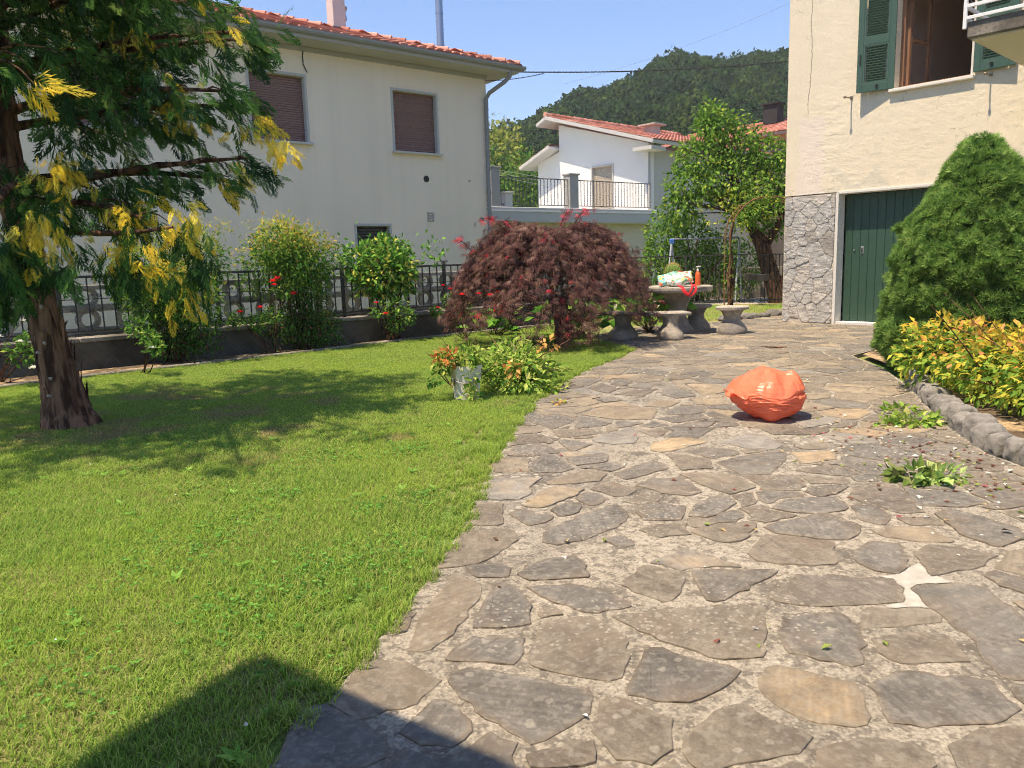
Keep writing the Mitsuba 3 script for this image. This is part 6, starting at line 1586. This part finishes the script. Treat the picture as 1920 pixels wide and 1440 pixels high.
cuttings('clippings_heap', 'heap of freshly cut green branches on the lawn beside the bucket', [((-.03, 7.75, .23), (.36, .36, .19), 1000, CG, W5), ((.20, 7.85, .19), (.28, .34, .17), 700, CG, W5), ((.02, 8.2, .30), (.28, .3, .20), 520, CG, W5), ((.08, 7.5, .12), (.28, .18, .11), 360, CG, W5), ((.02, 7.42, .26), (.07, .05, .07), 26, CO, [.5, 2]), ((.40, 7.95, .42), (.08, .08, .07), 22, CO, [.3, 2]), ((.32, 7.5, .04), (.20, .14, .04), 130, CG, W5)], tw, 157, (.05, .10))
cuttings('green_cuttings', 'small bunch of pale green cut leaves on the paving at the right', [((CX1, CY1, .035), (.13, .10, .030), 60, [(.34, .46, .14), (.26, .40, .10), (.20, .33, .07)], [1, 1, .6]), ((CX1 - .14, CY1 + .06, .03), (.12, .10, .028), 110, [(.09, .14, .03), (.13, .15, .05), (.05, .09, .02)], [1, 1, 1])], [((CX1 - .26, CY1 + .08, .02), (CX1 + .06, CY1 + .02, .05), .004), ((CX1 - .1, CY1, .02), (CX1, CY1 + .16, .09), .003)], 161, (.055, .105))
cuttings('green_cuttings', 'scatter of small green cuttings lying against the cobble edging', [((CX2, CY2, .03), (.22, .16, .035), 190, CG, W5), ((CX2 + .10, CY2 + .40, .03), (.14, .15, .03), 60, CG, W5), ((CX2 - .15, CY2 - .05, .02), (.16, .08, .02), 70, CG, W5)], [((CX2 - .2, CY2 - .05, .02), (CX2 + .1, CY2 + .05, .03), .004)], 163, (.04, .09))
cuttings('green_cuttings', 'tiny orange tipped sprig lying near the lawn edge of the paving', [((.42, 6.85, .02), (.07, .04, .02), 26, CO + CG[1:3], [1, 1, 1, 1])], [((.36, 6.86, .015), (.5, 6.84, .015), .003)], 165, (.03, .06))
# litter of leaves, petals and crumbs on the paving
rng = np.random.default_rng(171)
n = 520; q = rng.normal(0, 1, (n, 2)); P = np.c_[2.62 + q[:, 0] * .36, 4.55 + q[:, 1] * .70, np.full(n, .009)]
P[:140, 0] = rng.uniform(-.1, 3.2, 140); P[:140, 1] = rng.uniform(2, 9, 140)
ok = A3([pave_pg.buffer(-.03).contains(Point(p)) for p in P]); P = P[ok]; n = len(P)
col = pick(rng, n, [(.62, .58, .48), (.16, .07, .05), (.10, .06, .035), (.20, .26, .06), (.35, .12, .12), (.40, .30, .14)], [.3, .2, .16, .14, .08, .12])
mb = MB().add(*cloud(leaf_tpl(.30, .22, -.12), P, unit(np.c_[rng.normal(0, 1, (n, 2)), rng.normal(.03, .06, n)]), unit(UPV + rng.normal(0, .16, (n, 3))), rng.uniform(.014, .045, n), col))
tag(obj('leaf_litter', mb, 'm_leaf'), 'fallen petals and shrivelled leaves scattered over the paving', 'leaf litter', kind='stuff')
n = 90; P = np.c_[rng.uniform(-4, -.3, n), rng.uniform(2, 9, n), rng.uniform(.02, .045, n)]
ok = A3([lawn_pg.buffer(-.1).contains(Point(p)) for p in P]); P = P[ok]; n = len(P)
mb = MB().add(*cloud(ROUND, P, unit(np.c_[rng.normal(0, 1, (n, 2)), rng.normal(.1, .2, n)]), unit(UPV + rng.normal(0, .4, (n, 3))), rng.uniform(.007, .015, n), pick(rng, n, [(.72, .70, .62), (.30, .18, .08), (.40, .40, .06)], [.55, .25, .2])))
tag(obj('fallen_petals', mb, 'm_leaf'), 'white petals and brown leaf bits caught in the lawn', 'petals', kind='stuff')
tg = MB((.45, 0)); tg.tube(curve([3.5, 10.75, .02], [3.72, 10.3, .05], (0, 0, -.01), 6), [.004, .008, .010, .012, .014, .006], 6)
tag(obj('fallen_stick', tg, 'm_bark'), 'curved dry stick lying on the bare paving beyond the sack', 'stick')
wl = MB((.035, .03, .03)); wl.add(*cloud(ROUND, A3([[2.22, 3.36, .02]]), unit(A3([[.6, -.7, .2]])), unit(A3([[.2, .3, .9]])), .05, A3([[.035, .03, .03]]))); 
tag(obj('dead_leaf', wl, 'm_matte'), 'curled black dead leaf on a grey slab at the right', 'leaf')

# ------------------------------------------------------------------ the porch of the house behind the camera; its roof corner shades the near lawn
PC = A3([-.92, 2.40, 0]); pe1, pe2 = unit(A3([-.28, -.51, 0])), unit(A3([.75, -.55, 0]))
pz = 3.0; off = -A3([SUN[0], SUN[1], 0]) / SUN[2] * pz
c0 = PC - off
t = thing('porch', 'tiled porch roof and cream back wall of the house behind the photographer', 'porch')
poly = [c0, c0 + pe1 * 3.2, c0 + pe1 * 3.2 + pe2 * 6, c0 + pe2 * 6]
mb = MB((.40, .20, .12)); bt = [p + A3([0, 0, pz]) for p in poly]; tpz = [p + A3([0, 0, pz + .16]) for p in poly]
mb.add(A3(bt + tpz), [[0, 1, 2, 3], [7, 6, 5, 4], [0, 4, 5, 1], [1, 5, 6, 2], [2, 6, 7, 3], [3, 7, 4, 0]])
obj('roof', mb, 'm_matte', t)
ax = [pe2, UPV, pe1]
obj('wall', MB((.6, .54, .42)).box(c0 + pe1 * 3.1 + pe2 * 3 + A3([0, 0, 1.5]), (6, 3.0, .2), ax), 'm_matte', t)
obj('post', MB((.6, .54, .42)).box(c0 + pe1 * 2.9 + pe2 * .2 + A3([0, 0, 1.5]), (.2, 3.0, .2), ax), 'm_matte', t)
# ------------------------------------------------------------------ air
scene['haze'] = {'type': 'cube', 'to_world': T().translate([0, 160, 34]).scale([345, 198, 35.06]), 'bsdf': {'type': 'null'}, 'interior': {'type': 'ref', 'id': 'haze_air'}}
tag('haze', 'thin summer haze in the air over the garden and the hill', 'haze', kind='stuff')
